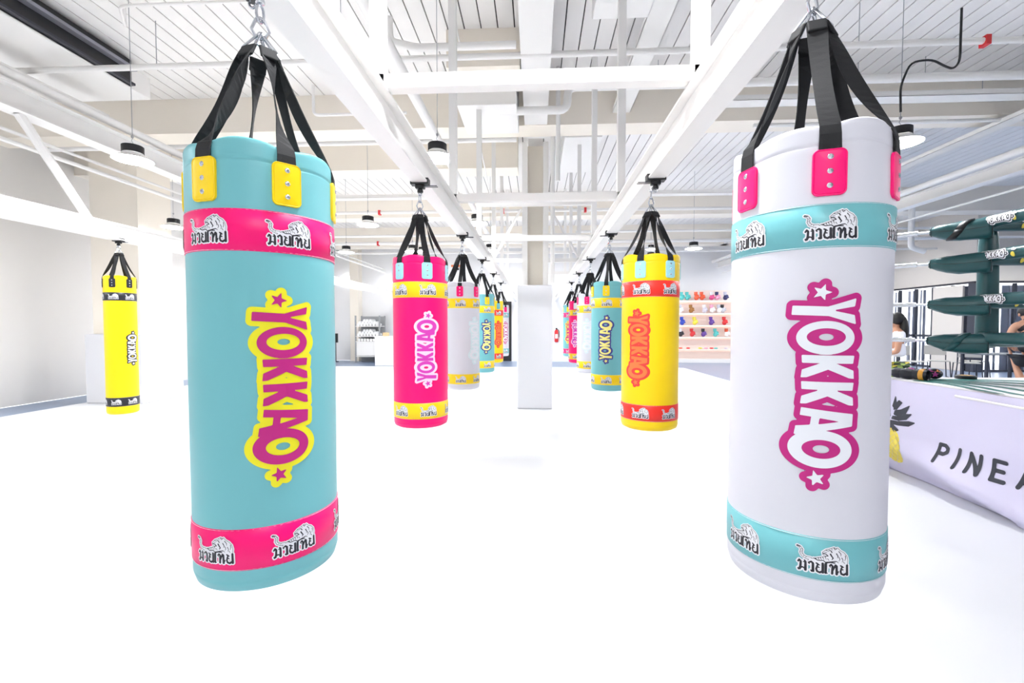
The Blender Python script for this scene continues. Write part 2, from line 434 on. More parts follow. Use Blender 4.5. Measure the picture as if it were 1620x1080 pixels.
    c.tube([(0.011*cos(q), 0, zt+.020+.024*sin(q)) for q in np.linspace(0, 2*pi, 16)[:-1]], .0036, 8, closed=True)
    c.lathe([(.004, zt+.04), (.011, zt+.044), (.013, zt+.05), (.011, zt+.058), (.005, zt+.062)], 14)
    c.build('swivel', [CHROME], t).rotation_euler = (0, 0, 1.2)
    return t
def trolley(x, y, beamx, label, zt=2.338, flip=1):
    "black beam clamp gripping the lower flange of the rail"
    t = empty('beam_clamp', (beamx, y, zt)); tag(t, label, 'clamp', 'black clamps under the rails')
    b = B(); b.box(-.052, .052, -.03, .03, -.012, -.002, bev=.002); b.box(-.060, -.050, -.03, .03, -.012, .028, bev=.002); b.box(.050, .060, -.03, .03, -.012, .028, bev=.002)
    b.box(-.060, -.028, -.03, .03, .019, .028, bev=.002); b.box(.028, .060, -.03, .03, .019, .028, bev=.002)
    b.build('jaw', [BLKM], t)
    b = B(); b.box(-.03, .03, -.022, .022, -.036, -.012, bev=.004); b.lathe([(.018, -.062), (.020, -.05), (.014, -.038), (.012, -.034)], 14); b.build('body', [BLKM], t)
    for yy in (-.014, .014):
        b = B(); b.tube([(0, yy, -.02), (flip*.115, yy, -.022)], .0028, 6); b.build('threaded_rod', [DARK], t)
    b = B(); b.tube([(x-beamx, 0, -.05), (x-beamx, 0, -.062)], .006, 8)
    b.tube([(.010*cos(q), 0, -.068+.014*sin(q)) for q in np.linspace(0, 2*pi, 14)[:-1]], .0034, 8, closed=True); b.build('eye', [CHROME], t)
    return t

RAILX = .765
YS = [1.22, 3.0, 4.73, 6.45, 8.18, 9.9]
rowL = [  # x, patch, colours, logo(outline, letters, angle), reads up, label
 (-.745, -42, (TEAL, PINK, YEL), (LEM, MAG, -48), False, 'teal punching bag with pink bands and yellow strap patches, nearest the camera'),
 (-.768, -62, (PINK, YEL, PALE), (ILP, IVI, -63.5), True, 'bright pink punching bag with yellow bands and pale blue strap patches'),
 (-.768, -29, (WHT, YEL, PINK), (IPB, IPW, -36), False, 'white punching bag with yellow bands, hanging behind the pink bag with pale blue patches'),
 (-.768, -59, (TEAL, YEL, YEL), (IBLU, IPY, -62), False, 'small looking teal punching bag with yellow bands, second bag behind the bright pink one'),
 (-.768, -54, (YEL, RED, TEAL), (IRED, ORG, -54), False, 'distant yellow punching bag with red bands, third bag behind the bright pink one'),
 (-.768, -50, (WHT, TEAL, PINK), (MAG, IPW, -50), False, 'last punching bag of its row, white with teal bands, beside the black doorway'),
]
rowR = [
 (.712, -107, (WHT, TEAL, PINK), (MAG, IPW, -108.3), False, 'large white punching bag with teal bands and pink strap patches beside the boxing ring'),
 (.738, -123, (YEL, RED, PALE), (IRED, ORG, -128), False, 'yellow punching bag with red bands and pale blue patches, second from the ring side front'),
 (.748, -108, (TEAL, YEL, YEL), (IBLU, IPY, -109), True, 'teal punching bag with yellow bands and indigo outlined lettering, half behind the big yellow bag'),
 (.755, -110, (WHT, YEL, PINK), (IPB, IPW, -108), False, 'white punching bag with yellow bands hanging between a teal bag and a pink bag'),
 (.762, -115, (PINK, YEL, IWH), (ILP, IVI, -116), False, 'distant pink punching bag with yellow bands and white strap patches'),
 (.765, -118, (TEAL, PINK, YEL), (LEM, MAG, -118), False, 'last punching bag of its row, teal with pink bands, near the fire extinguisher'),
]
for side, rows in ((-1, rowL), (1, rowR)):
    for i, (bx_, pd, cols, lg, rup, lab) in enumerate(rows):
        geo = dict(lup=rup)
        if side == 1: geo.update(lz=1.262)
        if side == 1 and i == 0: geo.update(apex=2.165, rim=1.85)
        geo['hook'] = 2.275
        if i == 1: geo.update(apex=2.125)
        bag(bx_, YS[i]+(.025 if side == 1 and i == 0 else 0), pd, cols, lg, geo=geo, rivets=i < 4, seed=1.3*i+(.4 if side == 1 else 2.0), label=lab)
        near = ['above the near teal bag', 'above the bright pink bag', 'above the white bag with yellow bands', 'above the teal bag with yellow bands', 'above the fifth bag', 'above the last bag']
        far = ['above the large white bag', 'above the big yellow bag with red bands', 'above the teal bag behind the yellow one', 'above the white bag with yellow bands', 'above the distant pink bag', 'above the last bag']
        rn = 'on the rail away from the ring' if side < 0 else 'on the ring side rail'
        trolley(bx_, YS[i]+(.025 if side == 1 and i == 0 else 0), side*RAILX, 'black clamp %s, %s' % (rn, (near if side < 0 else far)[i]), flip=-side)
# the long yellow bag by the left wall
bag(-5.28, 5.53, -72, (YEL, BLK, BLK), (INK, IWH, -5.5), R=.165, seed=.7,
    geo=dict(bot=.285, b0=.39, b1=.50, t0=1.712, t1=1.812, pz0=1.875, pz1=1.985, rim=2.012, lz=1.115, lh=.445, lup=True, apex=2.315, hook=2.42),
    label='long slim yellow punching bag with black bands and black patches near the pale side wall')
trolley(-5.28, 5.53, -5.28, 'black steel clamp under the truss beam above the long slim yellow bag', zt=2.475)

# ------------------------------------------------------------------ shell
ZC = 5.0
def slab(name, x0, x1, y0, y1, z0, z1, m, kind=True):
    o = B().box(x0, x1, y0, y1, z0, z1).build(name, [m]); return struct(o) if kind else o
slab('floor', -8.2, 4.9, -5, 15.35, -.06, 0.0, MAT_F)
b = B(); b.box(-9.1, -8.2, -5, 15.35, -.06, -.004); b.box(4.9, 20, -5, 15.35, -.06, -.004); b.box(-9.1, 20, 15.35, 18, -.06, -.004)
struct(b.build('floor_border', [BLUEF]))
# deck: boards with open gaps; a dark plate above paints the shade in them
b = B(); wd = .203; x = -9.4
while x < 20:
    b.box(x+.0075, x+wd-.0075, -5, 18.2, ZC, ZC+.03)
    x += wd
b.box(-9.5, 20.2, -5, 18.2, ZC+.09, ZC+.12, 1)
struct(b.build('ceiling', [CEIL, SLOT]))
slab('wall_left', -9.3, -9.1, -5, 18.2, 0, ZC+.1, WALL)
slab('wall_front', -9.3, 20.2, -5.2, -5.0, 0, ZC+.1, WALLW); slab('wall_side', 20.0, 20.2, -5.0, 14.45, 0, ZC+.1, WALLW)
slab('wall_back', -9.1, 13.2, 18.0, 18.2, 0, ZC+.1, WALLW)
b = B(); b.box(13.2, 13.4, 14.45, 18.0, 2.74, ZC+.1); b.box(13.4, 20, 14.45, 14.65, 2.74, ZC+.1); struct(b.build('wall_right', [BEIGE]))
slab('trim_1', 13.16, 13.2, 14.45, 18.0, 2.68, 2.74, DARK); slab('trim_2', 13.2, 20, 14.41, 14.45, 2.68, 2.74, DARK)
# storefront glazing
GLASS = M('window_glass', 'FFFFFF', .02); g_ = GLASS.node_tree.nodes['Principled BSDF']; g_.inputs['Transmission Weight'].default_value = 1.0; g_.inputs['IOR'].default_value = 1.02
FRAME = M('anodised_frame', '3F434E', .4, .2); BLIND = M('slate_blind', '8C94A8', .6); BLINDL = M('pale_blind', 'C9CEDD', .6)
b = B()
for yy in (14.5, 15.3, 16.0, 16.7, 17.4, 17.95): b.box(13.25, 13.33, yy-.04, yy+.04, 0, 2.68)
b.box(13.25, 13.33, 14.45, 18, 0, .06); b.box(13.25, 13.33, 14.45, 18, 1.02, 1.10)
w1 = struct(b.build('window_1', [FRAME])); struct(B().box(13.28, 13.29, 14.5, 18, .05, 2.68).build('pane', [GLASS], w1))
b = B()
for xx in (13.5, 14.4, 15.2, 16.05, 16.9, 17.8, 18.7): b.box(xx-.035, xx+.035, 14.5, 14.58, 0, 2.68)
b.box(13.3, 20, 14.5, 14.58, 0, .06); b.box(13.3, 20, 14.5, 14.58, 1.02, 1.10)
w2 = struct(b.build('window_2', [FRAME])); struct(B().box(13.3, 20, 14.53, 14.54, .05, 2.68).build('pane', [GLASS], w2))
slab('column_corner', 13.14, 13.38, 14.38, 14.62, 0, 2.68, FRAME)

def vblind(name, pts, label):
    b = B(); r = random.Random(5)
    for (x0, x1, y0, y1, m) in pts: b.box(x0, x1, y0, y1, 0, 2.64, m)
    o = b.build(name, [BLIND, BLINDL]); tag(o, label, 'blinds')
r = random.Random(11); L1 = []; yy = 14.75
while yy < 17.9:
    if r.random() < .8: L1.append((13.45, 13.47, yy, yy+r.choice([.06, .1, .16]), r.choice([0, 0, 1])))
    yy += .16
vblind('vertical_blind', L1, 'slate vertical blind slats hanging behind the side glazing beyond the ring')
L2 = []; xx = 13.5
while xx < 19.8:
    if r.random() < .7: L2.append((xx, xx+r.choice([.06, .12, .22]), 14.8, 14.82, r.choice([0, 0, 1])))
    xx += .2
vblind('vertical_blind', L2, 'slate vertical blind slats hanging behind the glazing where the person in black stands')
# beige panel and door in the side glazing
tag(B().box(13.1, 13.16, 14.75, 15.8, 0, 2.64).build('wall_panel', [BEIGE]), 'plain beige panel standing before the side glazing next to the dark corner post', 'panel')

# ------------------------------------------------------------------ columns and main beams
X0, X1, Y0, Y1 = -.235, .205, 7.68, 8.1
b = B(); b.box(X0+.09, X1-.09, 7.86, 7.90, 0, 4.45)
t = empty('steel_column', (0, 7.9, 0)); tag(t, 'white steel column standing between the two rows of bags, padded at its foot', 'column')
o = b.build('web', [M('cream_web', 'F3ECDF', .6)], t); o.location = (0, -7.9, 0)
for xa in (X0, X1-.09): o = B().box(xa, xa+.09, Y0, Y1, 0, 4.45).build('flange', [WPAINT], t); o.location = (0, -7.9, 0)
o = B().box(-.32, .272, 7.62, 8.16, 0, 2.08, bev=.02).build('padding', [PADW], t); o.location = (0, -7.9, 0)
t = empty('wall_column', (-7.6, 8.1, 0)); tag(t, 'broad painted column behind the long slim yellow bag', 'column')
o = B().box(-8.02, -7.12, 7.85, 8.6, 0, ZC).build('shaft', [CREAM], t); o.location = (7.6, -8.1, 0)
o = B().box(-8.10, -7.02, 7.75, 8.7, 0, 1.25, bev=.02).build('padding', [PADW], t); o.location = (7.6, -8.1, 0)
t = empty('wall_column', (-7.1, 17.9, 0)); tag(t, 'slender cream column against the end wall beside the towel rack', 'column')
o = B().box(-7.32, -6.98, 17.6, 18.0, 0, ZC).build('shaft', [CREAM], t); o.location = (7.1, -17.9, 0)

def thing_box(name, boxes, mats, label, cat, group=None, bev=0):
    b = B()
    for bb in boxes: b.box(*bb[:6], bb[6] if len(bb) > 6 else 0, bev=bev)
    o = b.build(name, mats); return tag(o, label, cat, group)
thing_box('ceiling_beam', [(-9.1, 20, 7.08, 7.5, 4.46, ZC)], [CREAM], 'deep cream cross beam directly above the padded central column', 'beam')
thing_box('ceiling_beam', [(-9.1, -.35, 8.62, 9.1, 4.36, ZC)], [CREAM], 'second cream cross beam, just behind the one over the central column', 'beam')
thing_box('ceiling_beam', [(-9.1, 20, 12.5, 13.0, 4.38, ZC)], [CREAM], 'cream cross beam about two thirds down the hall, behind the far lamps', 'beam')
thing_box('ceiling_beam', [(-9.1, 13.2, 16.6, 17.1, 4.3, ZC)], [CREAM], 'farthest cream cross beam, close to the end wall', 'beam')
thing_box('ceiling_girder', [(-.18, .165, -3, 7.6, 4.47, 4.85)], [WPAINT], 'white boxed girder running lengthwise overhead to the central column', 'girder')
thing_box('ceiling_girder', [(-.14, .12, 8.15, 18, 4.5, 4.8)], [WPAINT], 'white boxed girder continuing lengthwise behind the central column', 'girder')
thing_box('ceiling_beam', [(-1.1, -.2, 5.62, 5.95, 4.55, ZC)], [CREAM], 'short cream trimmer beam under the deck above the white air handling box', 'beam')
thing_box('air_conditioning_box', [(-1.04, -.26, 6.0, 6.9, 4.27, 4.83)], [WPAINT], 'white air handling box hung next to the girder in front of the central column', 'air conditioning unit', bev=.01)
thing_box('air_duct', [(.58, 1.16, -1, 4.92, 4.6, 4.9)], [WPAINT], 'wide flat white duct overhead near the camera, beside the lengthwise girder', 'duct', bev=.01)
thing_box('air_duct', [(.48, 1.12, 7.9, 9.7, 4.6, 4.9)], [WPAINT], 'short flat white duct section behind the beam over the central column', 'duct', bev=.01)
b = B(); b.box(-6.5, -5.47, -3, 6.3, 4.6, 4.9, bev=.01)
o = tag(b.build('air_duct', [WPAINT]), 'large white flat duct over the side wall aisle, dark slot along its edge', 'duct')
t = empty('slot_grille', (-5.46, 2, 4.8)); tag(t, 'long dark linear air slot with grey rails beside the large white duct', 'grille')
def chg(o, p): o.location = -Vector(p); return o
chg(B().box(-5.47, -5.455, -3, 5.98, 4.62, 4.97).build('recess', [BLKM], t), (-5.46, 2, 4.8))
chg(B().box(-5.455, -5.40, -3, 5.98, 4.63, 4.66).build('rail', [DARK], t), (-5.46, 2, 4.8))
chg(B().box(-5.455, -5.37, -3, 5.98, 4.82, 4.86).build('rail', [GRILLE], t), (-5.46, 2, 4.8))
# rails and their portal frames
for sx, nm in ((-1, 'white steel rail carrying the row of bags that starts with the teal one'), (1, 'white steel rail carrying the row of bags that starts with the white one')):
    b = B(); b.ibeam_y(sx*RAILX, -3, 17.9, 2.338, .20, .104); tag(b.build('overhead_rail', [WPAINT]), nm, 'rail')
for i, yy in enumerate([2.22, 4.22, 6.15, 8.25, 10.2, 12.2]):
    b = B()
    for sx in (-1, 1): b.box(sx*RAILX-.034, sx*RAILX+.034, yy-.034, yy+.034, 2.538, ZC)
    b.box(-RAILX-.05, RAILX+.05, yy-.034, yy+.034, 2.539, 2.605)
    if i in (2, 3, 4): b.box(-RAILX, RAILX, yy-.03, yy+.03, 3.0, 3.05)
    lab = ['nearest the camera', 'second from the camera', 'just in front of the central column', 'just behind the central column', 'fifth along the hall', 'farthest down the hall'][i]
    tag(b.build('portal_frame', [WPAINT]), 'white square tube frame holding both rails, ' + lab, 'frame', None)
for sx, (p, q) in (('farther from', ((-.262, 7.9, 3.4), (-.74, 8.15, 2.62))), ('nearer to', ((.232, 7.9, 3.4), (.74, 8.15, 2.62)))):
    b = B(); b.tube([p, q], .022, 8); tag(b.build('knee_brace', [WPAINT]), 'white diagonal brace from central column down to the rail %s the ring' % sx, 'brace')
# side trusses
def pipe(pts, r, label, m=WPAINT, name='ceiling_pipe', cat='pipe', fillet=.08, group=None, tags=(), seg=10):
    o = tag(B().tube(pts, r, seg, fillet=fillet).build(name, [m]), label, cat, group)
    for p in tags:
        tg = B().box(p[0]-.025, p[0]+.025, p[1]-r-.012, p[1]+r+.012, p[2]-r-.02, p[2]+r+.012).build('red_tag', [REDP], o)
    return o
t = empty('truss', (-5.28, 5, 2.6)); tag(t, 'white lengthwise truss carrying the long slim yellow bag', 'truss')
P0 = (-5.28, 5, 2.6)
b = B(); b.ibeam_y(-5.28, -3, 17.9, 2.475, .2, .16); chg(b.build('bottom_chord', [WPAINT], t), P0)
b = B(); b.ibeam_y(-5.28, -3, 9.4, 3.56, .24, .2); chg(b.build('top_chord', [WPAINT], t), P0)
chg(B().tube([(-5.28, 4.45, 3.57), (-5.28, 5.15, 2.66)], .045, 8).build('brace', [WPAINT], t), P0)
chg(B().box(-5.33, -5.23, 7.0, 7.1, 2.67, 3.56).build('post', [WPAINT], t), P0)
t = empty('truss', (6.9, 5, 3.6)); tag(t, 'white lengthwise steel beam above the boxing ring', 'beam')
b = B(); b.ibeam_y(6.95, -3, 17.9, 3.6, .2, .18); chg(b.build('beam', [WPAINT], t), (6.9, 5, 3.6))
pipe([(6.75, -3, 3.84), (6.75, 17.9, 3.84)], .055, 'round white pipe running along the beam above the boxing ring')
pipe([(7.1, -3, 3.42), (7.1, 17.9, 3.42)], .018, 'thin conduit slung lengthwise under the beam above the boxing ring')
pipe([(-5.28, -3, 3.93), (-5.28, 7.2, 3.93), (-5.28, 7.4, 4.1)], .05, 'white pipe running along the top chord of the side truss')
pipe([(-6.0, -3, 3.62), (-6.0, 17.9, 3.62)], .02, 'upper thin white conduit along the pale side wall')
pipe([(-6.0, -3, 3.5), (-6.0, 17.9, 3.5)], .028, 'lower thin white conduit along the pale side wall')
# perforated trays
PERF = M('perforated_tray', 'EFEDE9', .5)
nt = PERF.node_tree; bs = nt.nodes['Principled BSDF']; tc = nt.nodes.new('ShaderNodeTexCoord'); vo = nt.nodes.new('ShaderNodeTexVoronoi'); vo.inputs['Scale'].default_value = 22; vo.inputs['Randomness'].default_value = 0
cr = nt.nodes.new('ShaderNodeValToRGB'); cr.color_ramp.interpolation = 'CONSTANT'; cr.color_ramp.elements[0].color = srgb('8A8680'); cr.color_ramp.elements[1].color = srgb('EFEDE9'); cr.color_ramp.elements[1].position = .28
nt.links.new(tc.outputs['Object'], vo.inputs['Vector']); nt.links.new(vo.outputs['Distance'], cr.inputs['Fac']); nt.links.new(cr.outputs['Color'], bs.inputs['Base Color'])
def tray_y(x, y0, y1, z, w_, label):
    b = B(); b.box(x-w_/2, x+w_/2, y0, y1, z, z+.004); b.box(x-w_/2, x-w_/2+.006, y0, y1, z, z+.06, 1); b.box(x+w_/2-.006, x+w_/2, y0, y1, z, z+.06, 1)
    tag(b.build('cable_tray', [PERF, WPAINT]), label, 'cable tray')
tray_y(-6.1, -3, 6.2, 4.3, .2, 'perforated white cable tray along the side wall aisle below the large duct')
tray_y(6.75, -3, 17, 4.3, .22, 'perforated white cable tray above the boxing ring')
tray_y(1.28, 3.5, 7.1, 4.62, .26, 'perforated white cable tray beside the wide flat duct overhead')
def tray_x(x0, x1, y, z, label, w_=.22):
    b = B(); b.box(x0, x1, y-w_/2, y+w_/2, z, z+.004); b.box(x0, x1, y-w_/2, y-w_/2+.006, z, z+.07, 1); b.box(x0, x1, y+w_/2-.006, y+w_/2, z, z+.07, 1)
    tag(b.build('cable_tray', [PERF, WPAINT]), label, 'cable tray')
tray_x(2.2, 13, 6.6, 4.48, 'perforated white cable tray crossing in front of the deep beam on the ring side')
tray_x(-6, 6, 10.2, 4.25, 'perforated white cable tray crossing the hall behind the padded column')
# cross pipes
pipe([(-6.3, 5.3, 4.48), (14, 5.3, 4.48)], .034, 'long white sprinkler pipe crossing the whole hall with small red tags', tags=[(-3.5, 5.3, 4.48), (4.85, 5.3, 4.48)])
pipe([(-1.6, 5.0, 4.75), (-1.6, 5.0, 4.5), (-1.3, 5.0, 4.42), (-.22, 5.0, 4.42)], .04, 'thick white pipe bend joining the lengthwise girder above the near frame')
pipe([(-.5, 6.3, 4.32), (.42, 6.3, 4.32), (.42, 6.3, 4.62), (3.2, 6.3, 4.62), (13, 6.3, 4.62)], .055, 'stepped white drain pipe rising beside the girder and crossing towards the ring', fillet=.12)
pipe([(.3, 6.4, 4.95), (.3, 6.4, 3.4)], .03, 'thin white drop pipe just beside the central column')
pipe([(.27, 7.6, 4.5), (.27, 7.6, 2.1)], .035, 'white downpipe fixed along the flank of the central column')
pipe([(-8, 7.0, 4.22), (-3.0, 7.0, 4.22), (-2.4, 7.0, 4.22), (-.3, 7.0, 4.22)], .035, 'white pipe crossing below the deep beam on the side away from the ring')
pipe([(-8, 10.4, 4.0), (8, 10.4, 4.0)], .035, 'white sprinkler pipe crossing behind the central column with red tags', tags=[(-3.6, 10.4, 4.0), (-.75, 10.4, 4.0), (1.1, 10.4, 4.0), (5.2, 10.4, 4.0)])
pipe([(-8, 14.0, 3.95), (13, 14.0, 3.95)], .05, 'thick white pipe crossing the hall beyond the far lamps', tags=[(-4.9, 14, 3.95), (-1.9, 14, 3.95), (2.2, 14, 3.95)])
pipe([(-8, 15.6, 3.9), (13, 15.6, 3.9)], .035, 'slim white pipe crossing the hall close to the end wall')
pipe([(-8, 11.7, 3.72), (-.9, 11.7, 3.72)], .03, 'slim white pipe crossing above the pink bag side, beyond the lamps')
pipe([(1.0, 11.7, 3.78), (12, 11.7, 3.78)], .03, 'slim white pipe crossing above the yellow bag side, beyond the lamps')
pipe([(-4.62, 5.0, 4.98), (-4.62, 5.0, 4.75), (-4.3, 4.6, 4.7), (-1.5, 4.6, 4.7)], .016, 'thin white conduit kinked under the deck beside the dark linear slot')
pipe([(-3.3, 6.7, 4.96), (-3.3, 6.7, 4.52), (-1.9, 6.7, 4.52)], .022, 'thin white pipe dropping from the deck then turning towards the near teal bag')
pipe([(-1.38, -3, 4.0), (-1.38, 16, 4.0)], .06, 'thick white pipe running lengthwise above the pink bag row', seg=12)
pipe([(-.93, 4.8, 4.98), (-.93, 10, 3.9)], .012, 'thin white conduit slanting down past the lamp by the central column')
pipe([(2.3, 3.6, 4.95), (2.3, 7.0, 4.7)], .016, 'thin conduit sloping under the deck between duct and ring')
pipe([(3.2, 7.0, 4.35), (12, 7.0, 4.35)], .028, 'thin white pipe crossing under the deep beam on the ring side')
pipe([(8.6, 11, 4.2), (8.6, 11, 3.2), (8.9, 11, 3.1)], .06, 'vertical white drop pipe above the ring, beyond the cable tray')
pipe([(8.1, 12, 3.6), (14, 12, 3.6)], .03, 'white branch pipe on the ring side leading to the wall')
for i, (xx, yy, zz) in enumerate([(-5.9, 5.3, 4.46), (1.2, 5.0, 4.55), (5.2, 5.3, 4.5), (-3.4, 8.4, 4.35), (2.6, 9.6, 4.4)]):
    b = B(); b.lathe([(.035, zz), (.035, zz+.16), (.012, zz+.2), (.01, ZC)], 12)
    tag(b.build('sprinkler_riser', [WPAINT]), ['bottle shaped white riser at the end of the long sprinkler pipe by the large duct', 'bottle shaped white riser beneath the wide flat duct overhead', 'bottle shaped white riser on the sprinkler pipe above the ring', 'bottle shaped white riser above the aisle of the slim yellow bag', 'bottle shaped white riser over the yellow bag row'][i], 'sprinkler')
# thin hanger rods
hr = [(-4.5, 5.28), (-3.3, 4.2), (-2.1, 4.9), (-1.0, 6.4), (1.65, 6.4), (2.55, 5.2), (3.6, 5.4), (5.2, 6.5), (4.4, 6.6), (6.3, 6.9)]
hl = ['beside the dark linear slot', 'above the near teal bag', 'between near teal bag and rail', 'beside the white air handling box', 'beside the wide flat duct', 'over the gap between duct and ring', 'above the large white bag', 'above the ring corner', 'between white bag and ring corner', 'above the far side of the ring']
for (xx, yy), l in zip(hr, hl):
    zb = 4.5 if yy < 6 else 4.66
    b = B(); b.tube([(xx, yy, zb), (xx, yy, ZC)], .0045, 6); tag(b.build('hanger_rod', [STEEL]), 'thin steel hanger rod under the deck ' + l, 'rod')

# ------------------------------------------------------------------ lamps
def lamp(label):
    t = empty('pendant_lamp', (0, 0, 0)); tag(t, label, 'lamp', 'round pendant lamps')
    b = B(); b.lathe([(.094, .075), (.10, .078), (.10, .15), (.094, .155), (.05, .158)], 32); b.build('driver_housing', [BLKM], t)
    b = B(); b.lathe([(.185, 0.002), (.187, .008), (.15, .03), (.10, .055), (.096, .076)], 40, cap=False); b.build('shade', [WPAINT], t)
    b = B(); b.lathe([(.176, .006), (.17, -.001), (.001, -.003)], 40, cap=True); b.build('diffuser', [LIT], t)
    b = B(); b.tube([(0, 0, .155), (.012, 0, .175), (0, 0, .195), (-.012, 0, .21), (0, 0, .235)], .003, 6); b.lathe([(.004, .235), (.013, .245), (.013, .262), (.004, .27)], 10); b.build('hook', [STEEL], t)
    b = B(); b.tube([(0, 0, .27), (0, 0, 1.79)], .0035, 6); b.build('suspension_wire', [STEEL], t)
    return t
LP = [(-4.37, 4.78, 'round white pendant lamp over the aisle of the long slim yellow bag, nearest one there'),
      (-1.06, 4.9, 'round white pendant lamp in front of the central column, above the bright pink bag'),
      (3.58, 4.75, 'round white pendant lamp partly behind the large white bag, with a curled black cable'),
      (-3.0, 8.05, 'round white pendant lamp above and beyond the rim of the near teal bag'),
      (-1.04, 8.03, 'round white pendant lamp close to the central column, second along its line'),
      (-6.62, 8.05, 'round white pendant lamp glimpsed between broad painted column and near teal bag'),
      (-4.65, 11.0, 'round white pendant lamp far down the hall above the towel rack'),
      (3.67, 10.9, 'round white pendant lamp above the glove shelves'),
      (-1.1, 10.95, 'round white pendant lamp farthest along the line by the central column'),
      (-2.99, 10.95, 'round white pendant lamp seen through the straps of the bright pink bag')]
zero = lamp(LP[0][2]); zero.location = (LP[0][0], LP[0][1], 3.19)
for q in LP[1:]:
    c = copy_tree(zero); c.location = (q[0], q[1], 3.19); c['label'] = q[2]
# same lamps again, added out of view or behind bags to brighten the hall
off = [(-4.9, 1.0), (.3, -1.2), (0.0, 1.4), (-4.9, -2.2), (7.2, 4.7), (7.2, 1.2), (-7.6, 4.5), (-7.6, 1.2), (5.4, 8.0), (3.75, 8.0), (6.6, 10.9), (-6.8, 11.2), (10.8, 6), (10.8, 9.5), (13.4, 12.6), (14.5, 8), (14.5, 12), (11, 1.5), (-8.3, 14.0), (-3.4, 14.0), (0.0, 14.0), (3.45, 14.0), (7.6, 14.0), (9.9, 14.2), (-4.1, 16.2), (.02, 16.2), (4.0, 16.2), (8.6, 16.2), (10.9, 16.0)]
for i, (xx, yy) in enumerate(off):
    c = copy_tree(zero); c.location = (xx, yy, 3.19 if yy < 12 else (3.45 if yy < 15.5 else 4.05)); c['label'] = 'round white pendant lamp added to the grid for more light, hidden, outside or at the edge of the view'; c['group'] = 'added pendant lamps'
b = B(); b.tube([(3.58, 4.75, 3.5), (3.57, 4.75, 3.75), (3.66, 4.75, 3.98), (3.86, 4.75, 4.0), (3.98, 4.75, 3.93), (4.06, 4.75, 3.9), (4.12, 4.75, 3.97), (4.12, 4.75, 4.48)], .010, 8, fillet=.08)
tag(b.build('power_cable', [BLKM]), 'curled black cable dropping to the lamp behind the large white bag', 'cable')

# ------------------------------------------------------------------ far end
t = empty('storage_rack', (-6.35, 17.2, 0)); tag(t, 'grey metal rack with rolled white towels against the end wall', 'rack')
b = B()
for xx in (-.47, .45):
    for yy in (-.3, .3): b.box(xx-.025, xx+.025, yy-.02, yy+.02, 0, 1.78)
b.build('upright', [M('rack_grey', '9A9C9E', .5)], t)
for zz in (1.36, .98, .78, .22): B().box(-.47, .45, -.32, .32, zz, zz+.03).build('shelf', [WPAINT], t)
B().box(-.45, .43, -.3, -.27, .27, .78).build('front_panel', [WPAINT], t)
B().box(-.45, .43, .28, .3, .0, 1.76).build('back_panel', [MATS['rack_grey']], t)
r = random.Random(3); n = 0
for zz, cnt in ((1.39, 3), (1.01, 3)):
    for row in range(cnt):
        for k in range(7-row*1):
            b = B(); b.tube([(0, -.24, 0), (0, .2, 0)], .052, 12)
            o = b.build('rolled_towel', [TOWEL]); o.location = (-6.73+row*.055+k*.118, 17.18, zz+.052+row*.075)
            if row == cnt-1 and (k < 1 or k > 3): bpy.data.objects.remove(o); continue
            tag(o, 'rolled white towel in the pile on the %s shelf of the grey rack' % ('upper' if zz > 1.2 else 'middle'), 'towel', 'rolled towels on the %s shelf' % ('upper' if zz > 1.2 else 'middle'))
for k in range(7):
    b = B(); b.tube([(0, -.24, 0), (0, .2, 0)], .05, 12); o = b.build('rolled_towel', [TOWEL]); o.location = (-6.71+k*.115, 17.18, .81+.05)
    tag(o, 'rolled white towel in the single row on the lowest open shelf of the grey rack', 'towel', 'rolled towels on the lowest open shelf')
thing_box('reception_counter', [(-5.62, -2.6, 15.6, 16.2, 0, 1.0), (-5.64, -2.58, 15.57, 16.23, 1.0, 1.03)], [PADW], 'plain white counter standing beside the towel rack, behind the bright pink bag', 'counter')
thing_box('box', [(-5.4, -5.22, 15.8, 15.95, 1.03, 1.16)], [M('kraft', 'D9B98C', .7)], 'small tan box on the end of the white counter', 'box')
t = empty('floor_stand', (-7.75, 17.2, 0)); tag(t, 'slim black floor stand with a small black head near the end wall', 'stand')
B().lathe([(.12, 0), (.12, .02), (.02, .03)], 16).build('base', [BLKM], t); B().tube([(0, 0, .02), (0, 0, .85)], .035, 8).build('pole', [BLKM], t); B().box(-.09, .09, -.06, .06, .75, 1.1, bev=.01).build('head', [BLKM], t)
t = empty('wall_lamp', (-5.9, 17.93, 3.05)); tag(t, 'glowing round white wall lamp above the towel rack', 'lamp')
b = B(); b.lathe([(.16, 0), (.16, .05), (.15, .07)], 24, mtx=Matrix.Rotation(R_(90), 4, 'X')); b.build('globe', [M('globe_glow', 'FFFFFF', .4, emit=2.5)], t)
B().lathe([(.1, -.06), (.1, .0)], 16, mtx=Matrix.Rotation(R_(90), 4, 'X')).build('bracket', [WPAINT], t)
thing_box('light_box', [(-7.75, -7.4, 17.9, 18.0, 3.1, 3.36)], [M('sign_glow', 'FFFDF5', .4, emit=2)], 'small glowing white light box near the slender cream column', 'light')
thing_box('wall_sign', [(-3.35, -3.0, 17.9, 17.98, 3.72, 3.8, 0), (-3.3, -3.05, 17.9, 17.98, 3.6, 3.66, 1)], [M('orange_sign', 'E08050', .5), BLKM], 'small orange and black sign high on the end wall beside the bright pink bag', 'sign')
d1 = slab('door_1', -1.35, -.97, 17.94, 18.0, 0, 2.35, BLKM); struct(d1)
t = empty('fire_extinguisher', (.8, 17.925, .75)); tag(t, 'red fire extinguisher on the end wall beside the last teal bag', 'fire extinguisher')
